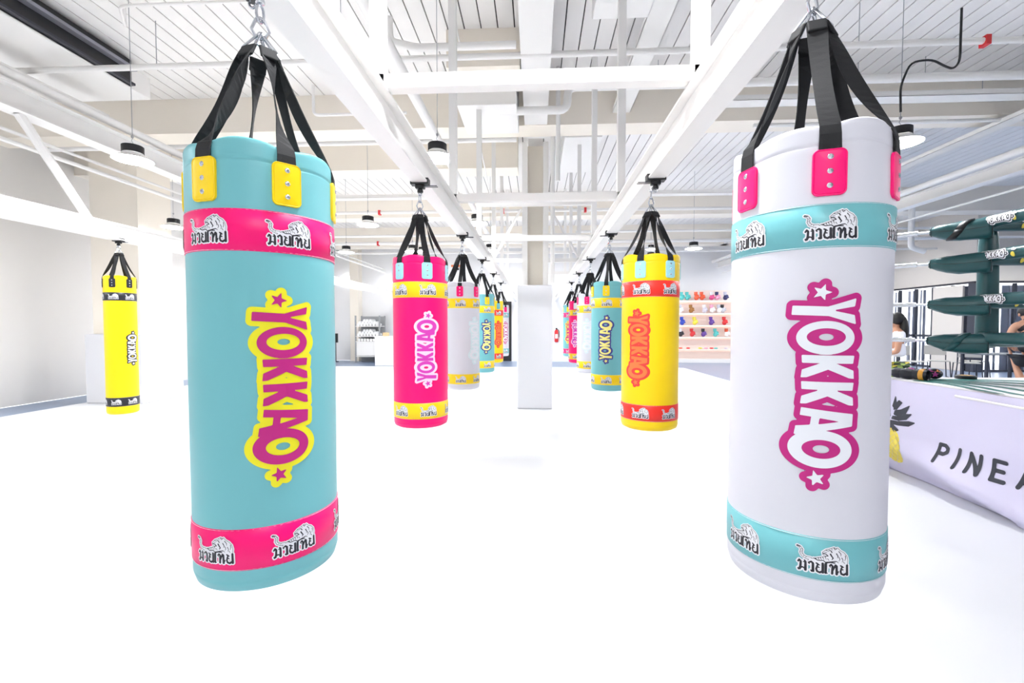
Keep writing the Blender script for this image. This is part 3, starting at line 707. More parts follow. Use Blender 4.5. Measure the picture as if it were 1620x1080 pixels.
B().lathe([(.05, 0), (.075, .02), (.075, .42), (.05, .48), (.02, .5)], 16).build('cylinder', [REDP], t); B().box(-.03, .03, -.05, .05, .5, .56).build('valve', [BLKM], t); B().tube([(.02, 0, .52), (.1, 0, .45), (.1, 0, .2)], .012, 6, fillet=.04).build('hose', [BLKM], t)
B().box(-.05, .05, -.078, -.06, .15, .32).build('sticker', [IWH], t)
# glove shelves
SH = M('shelf_blush', 'FBEDE6', .5); BX0, BX1 = 5.15, 9.4
t = empty('display_shelf', (7.2, 17.6, 0)); tag(t, 'blush pink display shelving full of boxing gloves on the end wall', 'shelving')
B().box(BX0-7.2, BX1-7.2, .3, .36, .12, 2.75).build('back_panel', [SH], t)
rows_z = [2.36, 1.88, 1.42, .98, .52]
LEDW = M('shelf_led', 'FFE2CF', .4, emit=1.0); LEDW.node_tree.nodes['Principled BSDF'].inputs['Emission Color'].default_value = (1, .72, .55, 1)
for zz in rows_z:
    sh = B().box(BX0-7.2, BX1-7.2, -.12, .3, zz-.03, zz).build('shelf', [SH], t)
    B().box(BX0-7.2+.05, BX1-7.2-.05, .24, .26, zz-.042, zz-.031).build('light_strip', [LEDW], sh)
B().box(BX0-7.2, BX1-7.2, -.16, .36, 0, .14).build('plinth', [WPAINT], t)
def glove_proto(mb, mc):
    t = empty('boxing_glove', (0, 0, 0))
    b = B(); b.ball((0, 0, .085), (.075, .085, .085)); b.ball((.03, 0, .15), (.085, .075, .06)); b.build('fist', [mb], t)
    b = B(); b.ball((.055, -.05, .10), (.06, .034, .032)); b.build('thumb', [mb], t)
    b = B(); b.lathe([(.05, .18), (.058, .2), (.062, .29), (.058, .3)], 16, mtx=Matrix.Rotation(R_(0), 4, 'Y'))
    o = b.build('cuff', [mc], t); o.location = (-.02, 0, -.0)
    return t
GC = dict(teal='5CC4C0', orange='F0623C', pink='F0A8C4', navy='34386C', white='F2F0F0', leopard='A8743C', grey='D6D2E0', blue='2C48B8', yellow='F0E04C', purple='643C9C', red='DC3438', black='26242C', silver='CFCFD8', rose='E0508C')
gm = {k: M('glove_' + k, v, .35) for k, v in GC.items()}
def gl(x, z, a, b_, lab, rz=0, grp=None, s=1.0, y=17.62, lay=True):
    t = glove_proto(gm[a], gm[b_]); t.location = (x, y, z+.0); t.rotation_euler = (0, 0, rz); t.scale = (s, s, s)
    tag(t, lab, 'boxing glove', grp); return t
xs_pix = {}
def X(px, Y=17.6): return Y*math.tan(math.atan((px-810)/720)-.0527)
r1 = [(1078, 'teal', 'teal'), (1087, 'teal', 'teal'), (1101, 'orange', 'orange'), (1110, 'orange', 'orange'), (1125, 'rose', 'white'), (1134, 'pink', 'navy'), (1147, 'navy', 'grey')]
r2 = [(1076, 'white', 'silver'), (1093, 'leopard', 'leopard'), (1114, 'grey', 'white'), (1126, 'white', 'pink'), (1137, 'white', 'silver'), (1143, 'silver', 'black')]
r3 = [(1079, 'blue', 'blue'), (1099, 'yellow', 'yellow'), (1125, 'purple', 'purple'), (1146, 'red', 'red')]
r4 = [(1077, 'black', 'white'), (1095, 'red', 'red'), (1113, 'purple', 'black'), (1132, 'teal', 'teal'), (1150, 'white', 'orange')]
rn = ['top shelf', 'second shelf down', 'third shelf down', 'fourth shelf down']
for zz, rw, nm in zip(rows_z, (r1, r2, r3, r4), rn):
    seen = {}
    for i, (px, a, c_) in enumerate(rw):
        seen[a] = seen.get(a, 0)+1
        pos = ', the one further from the ring' if sum(1 for q in rw if q[1] == a) > 1 and seen[a] == 1 else (', the one nearer the ring' if sum(1 for q in rw if q[1] == a) > 1 else '')
        if nm == 'second shelf down' and a == 'white': pos = ', beside the silver one' if seen[a] == 3 else (', between grey and white ones' if seen[a] == 2 else ', beside the leopard one')
        gl(X(px), zz, a, c_, '%s display boxing glove, %s cuff, on the %s%s' % (a, c_, nm, pos), rz=(i % 2)*2.6*0+(.0 if i % 2 else .3), s=1.05)
for i, (px, c_) in enumerate([(1077, 'orange'), (1089, 'red'), (1108, 'yellow'), (1117, 'pink'), (1126, 'red'), (1133, 'teal'), (1149, 'grey')]):
    o = B().ball((X(px), 17.6, rows_z[4]+.03), (.08, .05, .03)).build('mouth_guard_case', [gm[c_]])
    tag(o, 'small flat %s case on the lowest shelf of the blush shelving%s' % (c_, ', beside the yellow one' if i == 1 else ''), 'case', 'small cases on the lowest shelf')

# ------------------------------------------------------------------ boxing ring
RX, RY, RZ = 3.43, 4.62, .9
t = empty('boxing_ring_platform', (RX, RY, 0)); tag(t, 'raised white boxing ring platform with lilac skirt, pineapple print and green leaf canvas', 'ring platform')
def loc0(o): o.location = (-RX, -RY, 0); return o
b = B(); b.box(RX+.30, 9.2, -2, RY-.05, 0, RZ-.03); loc0(b.build('deck', [WPAINT], t))
b = B(); b.box(RX, 9.25, -2.05, RY, RZ-.035, RZ, bev=.012); loc0(b.build('canvas', [CANV], t))
# skirt along the side facing the bags
def skirt_x(y, z):
    k = z/RZ; q = min(1, max(0, (RY-y)/1.4))
    zf = .42*(1-q)+.0
    out = .15*math.exp(-((z-(.30-.22*q))/.13)**2)*(.35+.65*min(1, q*1.5))
    tuck = .10*max(0, (zf-z))/max(zf, .05)*(1 if zf > .03 else 0)
    return RX-.012-.035*sin(pi*min(1, max(0, 1-k)))-out*.8+tuck*.6-.008*sin(y*7+z*5)*min(1, (1-k)*4)
v = []; f = []; ny, nz = 90, 40
ysk = [RY-.0+0-(RY+2.0)*i/ny for i in range(ny+1)]
for yy in ysk:
    for j in range(nz+1):
        zz = .004+(RZ-.02)*j/nz; v.append((skirt_x(yy, zz), yy, zz))
for i in range(ny):
    for j in range(nz): a = i*(nz+1)+j; f.append((a, a+1, a+nz+2, a+nz+1))
loc0(mesh('skirt', v, f, SKIRT, t, smooth=True))
b = B(); b.box(RX-.01, 9.25, RY-.01, RY+.01, .0, RZ-.02); loc0(b.build('skirt', [SKIRT], t))
b = B(); pts = [(skirt_x(3.86-.2*k, .835-.0*k)-.012, 3.86-.2*k, .83-.003*k) for k in range(28)]; b.tube(pts, .009, 6)
loc0(b.build('lacing_cord', [WPAINT], t))
# print on the skirt: letters and pineapple, coordinates (y along the side measured away from the corner, z)
def on_skirt(u, v_, lift): return (skirt_x(RY-u, v_)-.0025-lift, RY-u, v_)
def letters(X, Y):
    d = np.full(X.shape, 1e9)
    def ln(p, r=.0155):
        nonlocal d; d = np.minimum(d, sd_line(X, Y, p, r))
    z0, z1 = .27, .41
    ln([(.66, z0), (.66, z1), (.71, z1), (.735, z1-.02), (.735, z1-.05), (.71, z1-.07), (.66, z1-.07)])
    ln([(.84, z0), (.84, z1)])
    ln([(.94, z0), (.94, z1), (1.02, z0), (1.02, z1)])
    ln([(1.20, z0), (1.12, z0), (1.12, z1), (1.20, z1)]); ln([(1.12, .34), (1.185, .34)])
    ln([(1.29, z0), (1.34, z1), (1.39, z0)]); ln([(1.305, .31), (1.375, .31)])
    return d
b = art([(letters, 0, 0, 0)], (.6, 1.45, .22, .46), .006, on_skirt); loc0(b.build('lettering', [PIN], t))
def pine_leaf(X, Y):
    d = np.full(X.shape, 1e9)
    for p in ([(.16,.66),(.20,.70),(.24,.685),(.19,.62),(.15,.61)], [(.17,.60),(.24,.62),(.33,.67),(.30,.60),(.22,.56),(.16,.565)], [(.15,.545),(.22,.55),(.31,.59),(.36,.60),(.31,.545),(.22,.52),(.14,.52)],
              [(.13,.50),(.22,.505),(.34,.53),(.40,.53),(.34,.49),(.22,.475),(.12,.475)], [(.10,.62),(.07,.66),(.02,.67),(.06,.61),(.11,.585)], [(.11,.575),(.05,.60),(-.02,.60),(.04,.555),(.12,.54)], [(.11,.52),(.05,.54),(-.02,.53),(.04,.50),(.11,.49)],
              [(.13,.64),(.15,.73),(.175,.655),(.155,.62)], [(.10,.465),(.18,.46),(.24,.43),(.20,.41),(.16,.43),(.09,.44)]):
        d = np.minimum(d, sd_poly(X, Y, p)-.005)
    return d
def pine_fruit(X, Y):
    d = sd_ell(X, Y, (.15, .27), .15, .165)
    gx = np.abs(((X+Y)*14) % 1-.5)/14*1.4; gy = np.abs(((X-Y)*14) % 1-.5)/14*1.4
    return np.maximum(d, .005-np.minimum(gx, gy))
b = art([(pine_leaf, 0, 0, 0), (pine_fruit, 0, 1, 0)], (.01, .42, .08, .76), .006, on_skirt); loc0(b.build('pineapple_print', [PIN, PIY], t))
# leaf stripes on the canvas top
def leaves(X, Y):
    d = np.full(X.shape, 1e9)
    for p, a, b_ in ([((3.47,4.30),(3.52,4.05),(3.45,3.75),(3.40,3.50)),.03,.012],[((3.52,4.30),(3.62,4.08),(3.60,3.85),(3.50,3.5),(3.46,3.2)),.035,.012],[((3.56,4.30),(3.75,4.08),(3.78,3.85),(3.72,3.6),(3.7,3.2)),.04,.015],
                 [((3.60,4.33),(3.85,4.17),(4.02,3.96),(4.1,3.7),(4.1,3.3)),.035,.03],[((3.66,4.38),(3.95,4.29),(4.3,4.10),(4.6,3.8),(4.8,3.4)),.04,.04],[((3.70,4.43),(4.1,4.40),(4.5,4.28),(5.1,4.0)),.03,.05],[((3.9,3.75),(3.95,3.5),(3.9,3.1)),.03,.02]):
        d = np.minimum(d, sd_line(X, Y, p, a*1.45, b_*1.6))
    return d
b = art([(leaves, 0, 0, 0)], (3.4, 5.7, 3.0, 4.5), .02, lambda u, v_, l: (u, v_, RZ+.0015)); loc0(b.build('leaf_print', [LEAF], t))
# corner post (behind the white bag), ropes, pads
t = empty('corner_post', (3.36, 4.78, 0)); tag(t, 'green ring corner post hidden behind the large white bag', 'post'); B().tube([(0, 0, 0), (0, 0, 2.5)], .055, 16).build('shaft', [GREEN], t)
for z_ in (2.28, 1.97, 1.6, 1.3): B().tube([(0, 0, z_-.03), (0, 0, z_+.03)], .07, 16).build('collar', [CHROME], t)
CX, CY = 3.92, 4.20
ropes_z = [2.27, 1.975, 1.60, 1.265]
def sleeve(p, q, r_, name, par, m=GREEN): return B().tube([p, q], r_, 16).build(name, [m], par)
patch_uv = lambda: None
def yk_patch(px, py, pz, dirv, par, L=.25):
    "rounded white label wrapped on the rope with the word in black; dirv is the rope direction as read"
    k = L/905.0; d = Vector(dirv).normalized(); up = Vector((0, 0, 1)); nrm = d.cross(up).normalized(); rr = .057
    def place(u, v, lift):
        a = (v-222)*k/rr; return Vector((px, py, pz))+d*((u-535)*k)+nrm*((rr+.0012+lift)*cos(a))+up*((rr+.0012+lift)*sin(a))
    b = art([(sd_logo, 42, 0, 0), (sd_logo, 20, 1, .0006), (sd_logo, 0, 0, .0012)], (40, 1030, 40, 400), 6.0, place)
    b.build('lettering', [IWH, INK], par)
def pine_mark(px, py, pz, dirv, par):
    d = Vector(dirv).normalized(); up = Vector((0, 0, 1)); nrm = d.cross(up).normalized(); rr = .0575
    def pl(u, v, lift):
        a = v/rr; return Vector((px, py, pz))+d*u+nrm*(rr*cos(a))+up*(rr*sin(a))
    b = art([(lambda X, Y: sd_ell(X, Y, (0, -.018), .016, .022), 0, 0, 0), (lambda X, Y: np.minimum(sd_ell(X, Y, (.01, .022), .014, .009), sd_ell(X, Y, (-.006, .03), .009, .014)), 0, 1, 0)], (-.04, .04, -.05, .05), .004, pl)
    b.build('pineapple_mark', [PIY, IWH], par)
names = ['topmost', 'second highest', 'second lowest', 'lowest']
for i, z_ in enumerate(ropes_z):
    q = 1 if i in (0, 3) else 0
    o = tag(B().tube([(CX-.03, CY, z_), (8.8, CY, z_)], .052, 16).build('ring_rope', [GREEN]), 'padded green ring rope, %s of the four along the far side of the ring' % names[i], 'rope')
    if i in (1, 2, 3): yk_patch([0, 4.32, 4.30, 4.36][i], CY, z_, (1, 0, 0), o)
    pine_mark(4.16 if i < 2 else 4.13, CY, z_, (1, 0, 0), o)
    o = tag(B().tube([(CX, CY+.03, z_+.025), (CX, -1.5, z_+.025)], .052, 16).build('ring_rope', [GREEN]), 'padded green ring rope, %s of the four along the side towards the camera' % names[i], 'rope')
    if i < 3: yk_patch(CX, [4.05, 4.09, 4.1, 3.7][i], z_+.025, (0, -1, 0), o)
    if i < 2: pine_mark(CX, 3.93, z_+.025, (0, -1, 0), o)
    # turnbuckle
    tb = empty('turnbuckle', (3.36, 4.78, z_)); tag(tb, 'silver turnbuckle rod between the hidden post and the %s corner pad' % names[i], 'turnbuckle')
    B().tube([(.04, -.04, 0), (.33, -.35, -.005)], .012, 10).build('rod', [CHROME], tb); B().tube([(.12, -.13, 0), (.24, -.255, 0)], .022, 10).build('barrel', [CHROME], tb)
    # pad: long green cover narrow at the tip, wrapped round the junction
    A = Vector((3.655, 4.465, z_-.005)); E_ = Vector((CX+.02, CY-.02, z_)); d = (E_-A); L = d.length; d.normalize(); up = Vector((0, 0, 1)); sd = d.cross(up).normalized()
    st = [(0, .024, .028, 0), (.02, .044, .040, 0), (.06, .058, .056, -.006), (.12, .068, .074, -.016), (.20, .076, .084, -.022), (.30, .082, .088, -.022), (.37, .086, .090, -.020), (.40, .084, .088, -.018), (.405, .070, .074, -.018)]
    fac = L/.405*1.02; v = []; f = []; sg = 28
    for (s, rx, rz, dz) in st:
        for k in range(sg):
            a = 2*pi*k/sg; ca, sa = cos(a), sin(a); e = 2.6
            cx = math.copysign(abs(ca)**(2/e), ca); cz = math.copysign(abs(sa)**(2/e), sa)
            wr = .004*sin(5*a+s*40+i)
            v.append(A+d*(s*fac)+sd*((rx+wr)*cx)+up*((rz+wr)*cz+dz))
    for a_ in range(len(st)-1):
        for k in range(sg): k2 = (k+1) % sg; f.append((a_*sg+k, a_*sg+k2, (a_+1)*sg+k2, (a_+1)*sg+k))
    f.append(tuple(range(sg-1, -1, -1))); f.append(tuple((len(st)-1)*sg+k for k in range(sg)))
    tp = empty('corner_pad', A); tag(tp, 'green leather corner pad, %s of the four at the ring corner' % names[i], 'pad')
    o = mesh('cover', [p-A for p in v], f, GREEN, tp, smooth=True)
    b = B()
    for s, sc in ((.012, .42), (.40, 1.0)):
        rx = .084*sc+.002; rz = .087*sc+.002
        b.tube([d*(s*fac)+sd*(rx*math.copysign(abs(cos(q))**.77, cos(q)))+up*(rz*math.copysign(abs(sin(q))**.77, sin(q))-.018*(1 if s > .1 else 0)) for q in np.linspace(0, 2*pi, 29)[:-1]], .004, 6, closed=True)
    for side_ in (1, -1):
        b.tube([d*(s*fac)+sd*((rx*.99+.001)*side_)+up*dz for (s, rx, rz, dz) in st[1:-1]], .0028, 6)
    b.build('piping', [GRD], tp)
    if q:
        bnd = B(); tilt = .06
        for s0, wd_ in ((.20, .030),):
            vv = []; ff = []
            for k in range(sg+1):
                a = 2*pi*k/sg; ca, sa = cos(a), sin(a); cx = math.copysign(abs(ca)**.77, ca); cz = math.copysign(abs(sa)**.77, sa)
                for w2 in (-wd_, wd_):
                    s = s0+w2+tilt*sa; rr = .058+.075*max(0, s)
                    rr = .064+.075*max(0, s)+.006
                    vv.append(d*(s*fac)+sd*(rr*cx)+up*(rr*cz-.016))
            for k in range(sg): ff.append((k*2, k*2+2, k*2+3, k*2+1))
            bnd.add(vv, ff, 0, True)
        so = bnd.build('strap', [BLKM if i == 0 else GREEN], tp); md = so.modifiers.new('s', 'SOLIDIFY'); md.thickness = .006; md.offset = 1
# upright cushion
t = empty('corner_cushion', (4.03, 4.20, 0)); tag(t, 'tall green upright corner cushion tied behind the ropes', 'cushion')
v = []; f = []; st = [(1.20, .04), (1.215, .066), (1.3, .078), (1.7, .073), (2.1, .067), (2.22, .06), (2.27, .045), (2.29, .025)]; sg = 32
for z_, r_ in st:
    for k in range(sg):
        a = 2*pi*k/sg; ca, sa = cos(a), sin(a); v.append((r_*math.copysign(abs(ca)**.7, ca)*(1.0)-(z_-1.7)*.012, r_*.8*math.copysign(abs(sa)**.7, sa)+.10, z_))
for i in range(len(st)-1):
    for k in range(sg): k2 = (k+1) % sg; f.append((i*sg+k, i*sg+k2, (i+1)*sg+k2, (i+1)*sg+k))
f.append(tuple(range(sg-1, -1, -1))); f.append(tuple((len(st)-1)*sg+k for k in range(sg)))
mesh('cover', v, f, GREEN, t, smooth=True)
def cush(u, v_, l): return (.088+.0*l, .10+(-.04+u*.0)+u, v_)
# things lying on the canvas
STAR1 = M('star_magenta', 'C04AA0', .4); STAR2 = M('star_orange', 'E8924C', .4); GOLD = M('glove_gold', 'D89A34', .4)
def big_glove(name, loc, rz, label, prints):
    t = empty(name, loc, rz); tag(t, label, 'boxing glove')
    b = B(); b.ball((0, 0, .058), (.10, .065, .058), seg=24, rings=16); b.ball((.085, .0, .06), (.075, .062, .056), seg=24, rings=16); b.build('fist', [BLK], t)
    b = B(); b.ball((.06, -.062, .062), (.07, .028, .03), seg=18, rings=12); b.build('thumb', [BLK], t)
    mt = Matrix.Translation((-.06, 0, .058)) @ Matrix.Rotation(R_(-90), 4, 'Y')
    b = B(); b.lathe([(.05, 0), (.056, .05), (.060, .12), (.055, .128), (.047, .12), (.042, .02), (.001, .015)], 24, mtx=mt, cap=False); b.build('cuff', [BLK], t)
    b = B(); b.lathe([(.0595, .055), (.0625, .06), (.063, .095), (.060, .10)], 24, mtx=mt, cap=False); b.build('strap', [prints], t)
    return t
g1 = big_glove('boxing_glove', (3.49, 4.46, RZ), 2.6, 'black boxing glove with gold trim, its open cuff facing out, lying on the ring edge', GOLD)
g1.rotation_euler = (0, 0, R_(118)); g1.scale = (.85, .85, .85)
g2 = big_glove('boxing_glove', (3.66, 4.47, RZ), .3, 'black boxing glove with magenta and orange stars lying on the ring canvas', STAR1)
g2.rotation_euler = (0, 0, R_(-20)); g2.scale = (.8, .85, .85)
for (sx_, sy_, sz_, rr, m) in ((.02, -.055, .085, .030, STAR1), (.09, -.052, .085, .024, STAR2), (.055, -.09, .06, .03, STAR1), (-.03, -.055, .06, .022, STAR2)):
    pts = star(0, 0, rr, .3); b = B(); b.add([(sx_+p[0], sy_-.004+0*p[0]-.012, sz_+p[1]) for p in pts]+[(sx_+p[0], sy_+.02, sz_+p[1]) for p in pts], [tuple(range(10))]+[(k, 10+k, 10+(k+1) % 10, (k+1) % 10) for k in range(10)]); b.build('star_print', [m], g2)
t = empty('tape_roll', (4.05, 4.50, RZ)); tag(t, 'flat round black tape roll lying on the ring canvas', 'tape roll')
B().lathe([(.075, 0), (.078, .004), (.078, .028), (.072, .032), (.03, .032), (.03, .024)], 28).build('roll', [BLKM], t); B().lathe([(.05, .0325), (.05, .034)], 24).build('label_disc', [M('ochre', 'B08A4C', .6)], t)

# ------------------------------------------------------------------ people (joint chains grown into one continuous skin)
def figure(name, joints, edges, mat, parent, sub=2):
    me = bpy.data.meshes.new(name); ks = list(joints); me.from_pydata([joints[k][0] for k in ks], [(ks.index(a), ks.index(b_)) for a, b_ in edges], []); me.update()
    o = raw(name, me, [mat], parent); md = o.modifiers.new('skin', 'SKIN'); md.use_smooth_shade = True
    sv = me.skin_vertices[0].data
    for i, k in enumerate(ks): rr = joints[k][1]; sv[i].radius = rr if isinstance(rr, tuple) else (rr, rr); sv[i].use_root = (i == 0)
    o.modifiers.new('sub', 'SUBSURF').levels = sub; o.modifiers['sub'].render_levels = sub
    return o
# person in a black vest, seen from behind, bowed over, facing away and a little to the right
def person_vest():
    t = empty('person', (8.22, 8.0, 0), R_(-12)); tag(t, 'person from behind in black vest and shorts with yellow print, head bowed', 'person')
    J = {'pel': ((0, 0, .93), (.165, .12)), 'wai': ((0, .0, 1.08), (.145, .105)), 'che': ((0, .02, 1.27), (.175, .115)), 'sho': ((0, .05, 1.42), (.12, .09)), 'nek': ((.01, .10, 1.49), (.055, .055)),
         'h1': ((.02, .15, 1.555), (.075, .085)), 'h2': ((.02, .17, 1.63), (.08, .095)), 'h3': ((.02, .17, 1.69), (.05, .06)),
         'sl': ((-.20, .05, 1.40), .062), 'el': ((-.27, .10, 1.14), .045), 'wl': ((-.16, .30, 1.05), .032), 'hl': ((-.12, .36, 1.06), (.03, .022)),
         'sr': ((.20, .05, 1.40), .062), 'er': ((.28, .12, 1.15), .045), 'wr': ((.17, .32, 1.07), .032), 'hr': ((.13, .38, 1.08), (.03, .022)),
         'tl': ((-.10, -.01, .84), .105), 'kl': ((-.12, .0, .50), .062), 'cl': ((-.125, -.03, .36), .062), 'al': ((-.13, 0, .09), .038), 'fl': ((-.14, .14, .035), (.04, .03)),
         'tr': ((.10, -.01, .84), .105), 'kr': ((.13, .03, .50), .062), 'cr': ((.14, 0, .36), .062), 'ar': ((.15, .02, .09), .038), 'fr': ((.17, .16, .035), (.04, .03))}
    E2 = [('pel', 'wai'), ('wai', 'che'), ('che', 'sho'), ('sho', 'nek'), ('nek', 'h1'), ('h1', 'h2'), ('h2', 'h3'), ('sho', 'sl'), ('sl', 'el'), ('el', 'wl'), ('wl', 'hl'), ('sho', 'sr'), ('sr', 'er'), ('er', 'wr'), ('wr', 'hr'),
          ('pel', 'tl'), ('tl', 'kl'), ('kl', 'cl'), ('cl', 'al'), ('al', 'fl'), ('pel', 'tr'), ('tr', 'kr'), ('kr', 'cr'), ('cr', 'ar'), ('ar', 'fr')]
    for s_, hx, hy, hz in (('l', -.12, .36, 1.06), ('r', .13, .38, 1.08)):
        for k in range(4):
            J['f%s%d' % (s_, k)] = ((hx+(k-1.5)*.017, hy+.045, hz-.005), .0085); J['g%s%d' % (s_, k)] = ((hx+(k-1.5)*.018, hy+.07-abs(k-1.5)*.006, hz-.03), .0075); E2 += [('h'+s_, 'f%s%d' % (s_, k)), ('f%s%d' % (s_, k), 'g%s%d' % (s_, k))]
        sg = 1 if s_ == 'l' else -1
        J['t'+s_] = ((hx+sg*.04, hy+.02, hz+.005), .009); E2.append(('h'+s_, 't'+s_))
    figure('body', J, E2, SKIN, t)
    b = B(); b.ball((.02, .165, 1.635), (.098, .112, .105), seg=20, rings=14); b.build('hair', [HAIR], t)
    for sx in (-1, 1): B().ball((.02+sx*.088, .165, 1.585), (.012, .02, .03)).build('ear', [SKIN], t)
    # vest
    V = {'pel': ((0, 0, .93), (.19, .145)), 'wai': ((0, 0, 1.08), (.172, .134)), 'che': ((0, .01, 1.25), (.195, .148)), 'up': ((0, .02, 1.38), (.115, .125))}
    figure('vest', V, [('pel', 'wai'), ('wai', 'che'), ('che', 'up')], CLOTH, t)
    b = B(); b.ball((0, .025, 1.36), (.165, .142, .125), seg=22, rings=14); b.build('vest_yoke', [CLOTH], t)
    for sx in (-1, 1): B().tube([(sx*.09, -.075, 1.33), (sx*.075, -.03, 1.47), (sx*.07, .05, 1.50), (sx*.08, .13, 1.42)], .016, 8).build('vest_strap', [CLOTH], t)
    H = {'pel': ((0, 0, .93), (.185, .14)), 'l': ((-.105, -.005, .83), .13), 'l2': ((-.115, -.005, .70), .118), 'r': ((.105, -.005, .83), .13), 'r2': ((.12, 0, .70), .118)}
    so = figure('shorts', H, [('pel', 'l'), ('l', 'l2'), ('pel', 'r'), ('r', 'r2')], CLOTH, t)
    B().ball((-.07, -.135, .83), (.03, .01, .02)).build('yellow_print', [YEL], so); B().ball((.10, -.135, .80), (.035, .01, .015)).build('yellow_print', [YEL], so)
person_vest()
def person_hair():
    t = empty('person', (5.33, 7.0, 0), R_(60)); tag(t, 'person with long black hair, white top and leafy green trousers beyond the ring', 'person')
    J = {'pel': ((0, 0, .88), (.15, .11)), 'wai': ((0, 0, 1.02), (.12, .09)), 'che': ((0, .01, 1.18), (.145, .10)), 'sho': ((0, .01, 1.30), (.10, .08)), 'nek': ((0, .02, 1.37), (.045, .045)),
         'h1': ((0, .04, 1.42), (.065, .075)), 'h2': ((0, .045, 1.49), (.07, .085)), 'h3': ((0, .04, 1.55), (.045, .055)),
         'sl': ((-.165, .0, 1.28), .05), 'el': ((-.21, .03, 1.02), .038), 'wl': ((-.12, .22, .98), .027), 'hl': ((-.08, .28, .99), (.028, .018)),
         'sr': ((.165, .0, 1.28), .05), 'er': ((.21, .03, 1.02), .038), 'wr': ((.12, .22, .98), .027), 'hr': ((.08, .28, .99), (.028, .018)),
         'tl': ((-.085, 0, .78), .095), 'kl': ((-.09, .02, .46), .056), 'al': ((-.095, 0, .08), .035), 'fl': ((-.10, .13, .03), (.035, .028)),
         'tr': ((.085, 0, .78), .095), 'kr': ((.09, .02, .46), .056), 'ar': ((.095, 0, .08), .035), 'fr': ((.10, .13, .03), (.035, .028))}
    E2 = [('pel', 'wai'), ('wai', 'che'), ('che', 'sho'), ('sho', 'nek'), ('nek', 'h1'), ('h1', 'h2'), ('h2', 'h3'), ('sho', 'sl'), ('sl', 'el'), ('el', 'wl'), ('wl', 'hl'), ('sho', 'sr'), ('sr', 'er'), ('er', 'wr'), ('wr', 'hr'),
          ('pel', 'tl'), ('tl', 'kl'), ('kl', 'al'), ('al', 'fl'), ('pel', 'tr'), ('tr', 'kr'), ('kr', 'ar'), ('ar', 'fr')]
    for s_, hx in (('l', -.08), ('r', .08)):
        for k in range(4):
            J['f%s%d' % (s_, k)] = ((hx+(k-1.5)*.016, .325, .985), .008); J['g%s%d' % (s_, k)] = ((hx+(k-1.5)*.017, .35-abs(k-1.5)*.005, .96), .007); E2 += [('h'+s_, 'f%s%d' % (s_, k)), ('f%s%d' % (s_, k), 'g%s%d' % (s_, k))]
        sg = 1 if s_ == 'l' else -1; J['t'+s_] = ((hx+sg*.038, .30, 1.0), .008); E2.append(('h'+s_, 't'+s_))
    figure('body', J, E2, SKIN, t)
    b = B(); b.ball((0, .02, 1.50), (.095, .10, .10), seg=20, rings=14); b.ball((0, -.06, 1.32), (.10, .06, .22), seg=20, rings=14); b.build('hair', [HAIR], t)
    b = B(); b.ball((0, .135, 1.475), (.012, .018, .016)); b.build('nose', [SKIN], t)
    V = {'pel': ((0, 0, .93), (.155, .12)), 'wai': ((0, 0, 1.02), (.135, .105)), 'che': ((0, .01, 1.18), (.155, .115)), 'up': ((0, .01, 1.29), (.12, .09)), 'a': ((-.17, 0, 1.27), .06), 'b': ((.17, 0, 1.27), .06), 'a2': ((-.19, .01, 1.16), .055), 'b2': ((.19, .01, 1.16), .055)}
    figure('top', V, [('pel', 'wai'), ('wai', 'che'), ('che', 'up'), ('up', 'a'), ('up', 'b'), ('a', 'a2'), ('b', 'b2')], IWH, t)
    LG = M('leafy_fabric', '5E7A34', .7); nt = LG.node_tree; bs = nt.nodes['Principled BSDF']; tc = nt.nodes.new('ShaderNodeTexCoord'); vo = nt.nodes.new('ShaderNodeTexVoronoi'); vo.inputs['Scale'].default_value = 16
    cr = nt.nodes.new('ShaderNodeValToRGB'); cr.color_ramp.interpolation = 'CONSTANT'; e = cr.color_ramp.elements; e[0].color = srgb('22381C'); e[1].color = srgb('8AA04A'); e[1].position = .5; q = cr.color_ramp.elements.new(.75); q.color = srgb('C8B43C')
    nt.links.new(tc.outputs['Object'], vo.inputs['Vector']); nt.links.new(vo.outputs['Color'], cr.inputs['Fac']); nt.links.new(cr.outputs['Color'], bs.inputs['Base Color'])
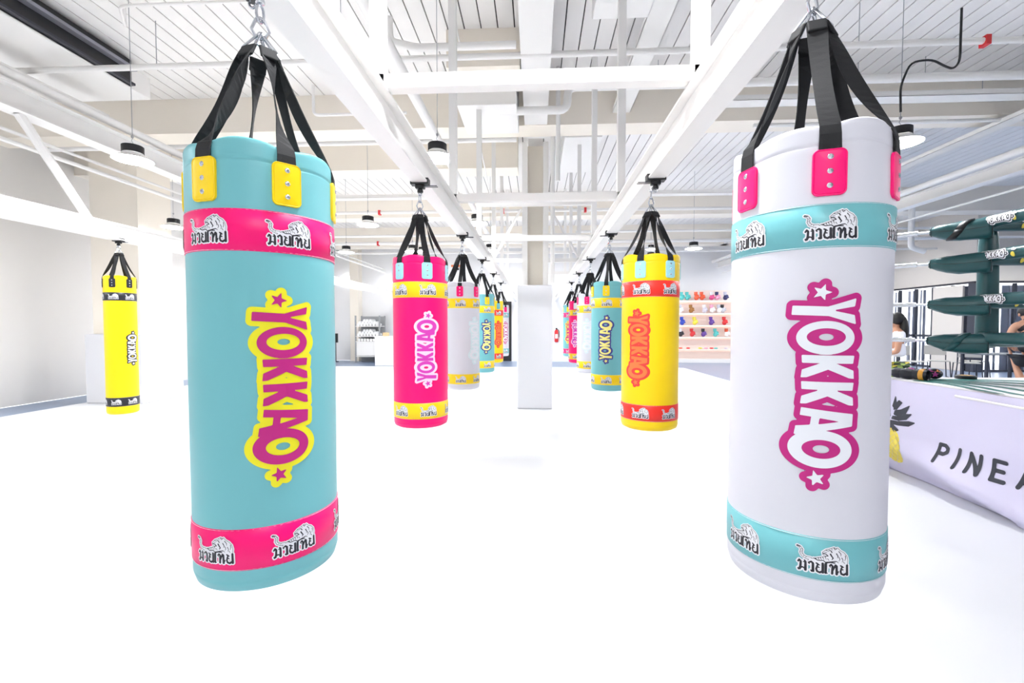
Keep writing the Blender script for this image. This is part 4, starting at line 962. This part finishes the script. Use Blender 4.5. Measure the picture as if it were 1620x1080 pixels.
    H = {'pel': ((0, 0, .88), (.165, .13)), 'l': ((-.09, 0, .78), .115), 'l2': ((-.10, .02, .46), .095), 'l3': ((-.10, 0, .14), .085), 'r': ((.09, 0, .78), .115), 'r2': ((.10, .02, .46), .095), 'r3': ((.10, 0, .14), .085)}
    figure('trousers', H, [('pel', 'l'), ('l', 'l2'), ('l2', 'l3'), ('pel', 'r'), ('r', 'r2'), ('r2', 'r3')], LG, t)
person_hair()

# ------------------------------------------------------------------ cafe chairs and table beyond the ring
SHELL = M('chair_shell', 'BDBAB4', .5); WOODG = M('table_grey', '6E747A', .5)
def chair(x, y, rz, label):
    t = empty('wire_chair', (x, y, 0), rz); tag(t, label, 'chair')
    b = B(); b.box(-.23, .23, -.22, .22, .44, .465, bev=.01); b.build('seat', [SHELL], t)
    b = B(); b.box(-.23, .23, .20, .225, .60, .86, bev=.01); b.build('backrest', [SHELL], t)
    for sx in (-1, 1):
        B().tube([(sx*.22, -.2, .44), (sx*.24, -.23, 0)], .012, 6).build('leg', [FRAME], t)
        B().tube([(sx*.22, .22, .86), (sx*.22, .21, .44), (sx*.25, .25, 0)], .012, 6).build('leg', [FRAME], t)
    B().tube([(-.24, -.23, .02), (-.25, .25, .02)], .01, 6).build('runner', [FRAME], t); B().tube([(.24, -.23, .02), (.25, .25, .02)], .01, 6).build('runner', [FRAME], t)
chair(10.0, 12.6, .4, 'grey shell chair with thin legs, nearest the person with long black hair'); chair(10.85, 12.9, -.5, 'grey shell chair with thin legs, standing with its back to the beige panel')
chair(11.0, 12.2, 2.6, 'grey shell chair with thin dark legs, under the lowest green corner pad'); chair(11.7, 12.8, 1.4, 'grey shell chair with thin legs beside the dark corner post')
t = empty('cafe_table', (10.9, 11.3, 0)); tag(t, 'dark grey cafe table beyond the ring, under the upright green cushion', 'table')
B().box(-.6, .6, -.35, .35, .72, .75, bev=.005).build('table_top', [WOODG], t)
for sx in (-1, 1):
    for sy in (-1, 1): B().box(sx*.55-.025, sx*.55+.025, sy*.3-.025, sy*.3+.025, 0, .72).build('leg', [FRAME], t)
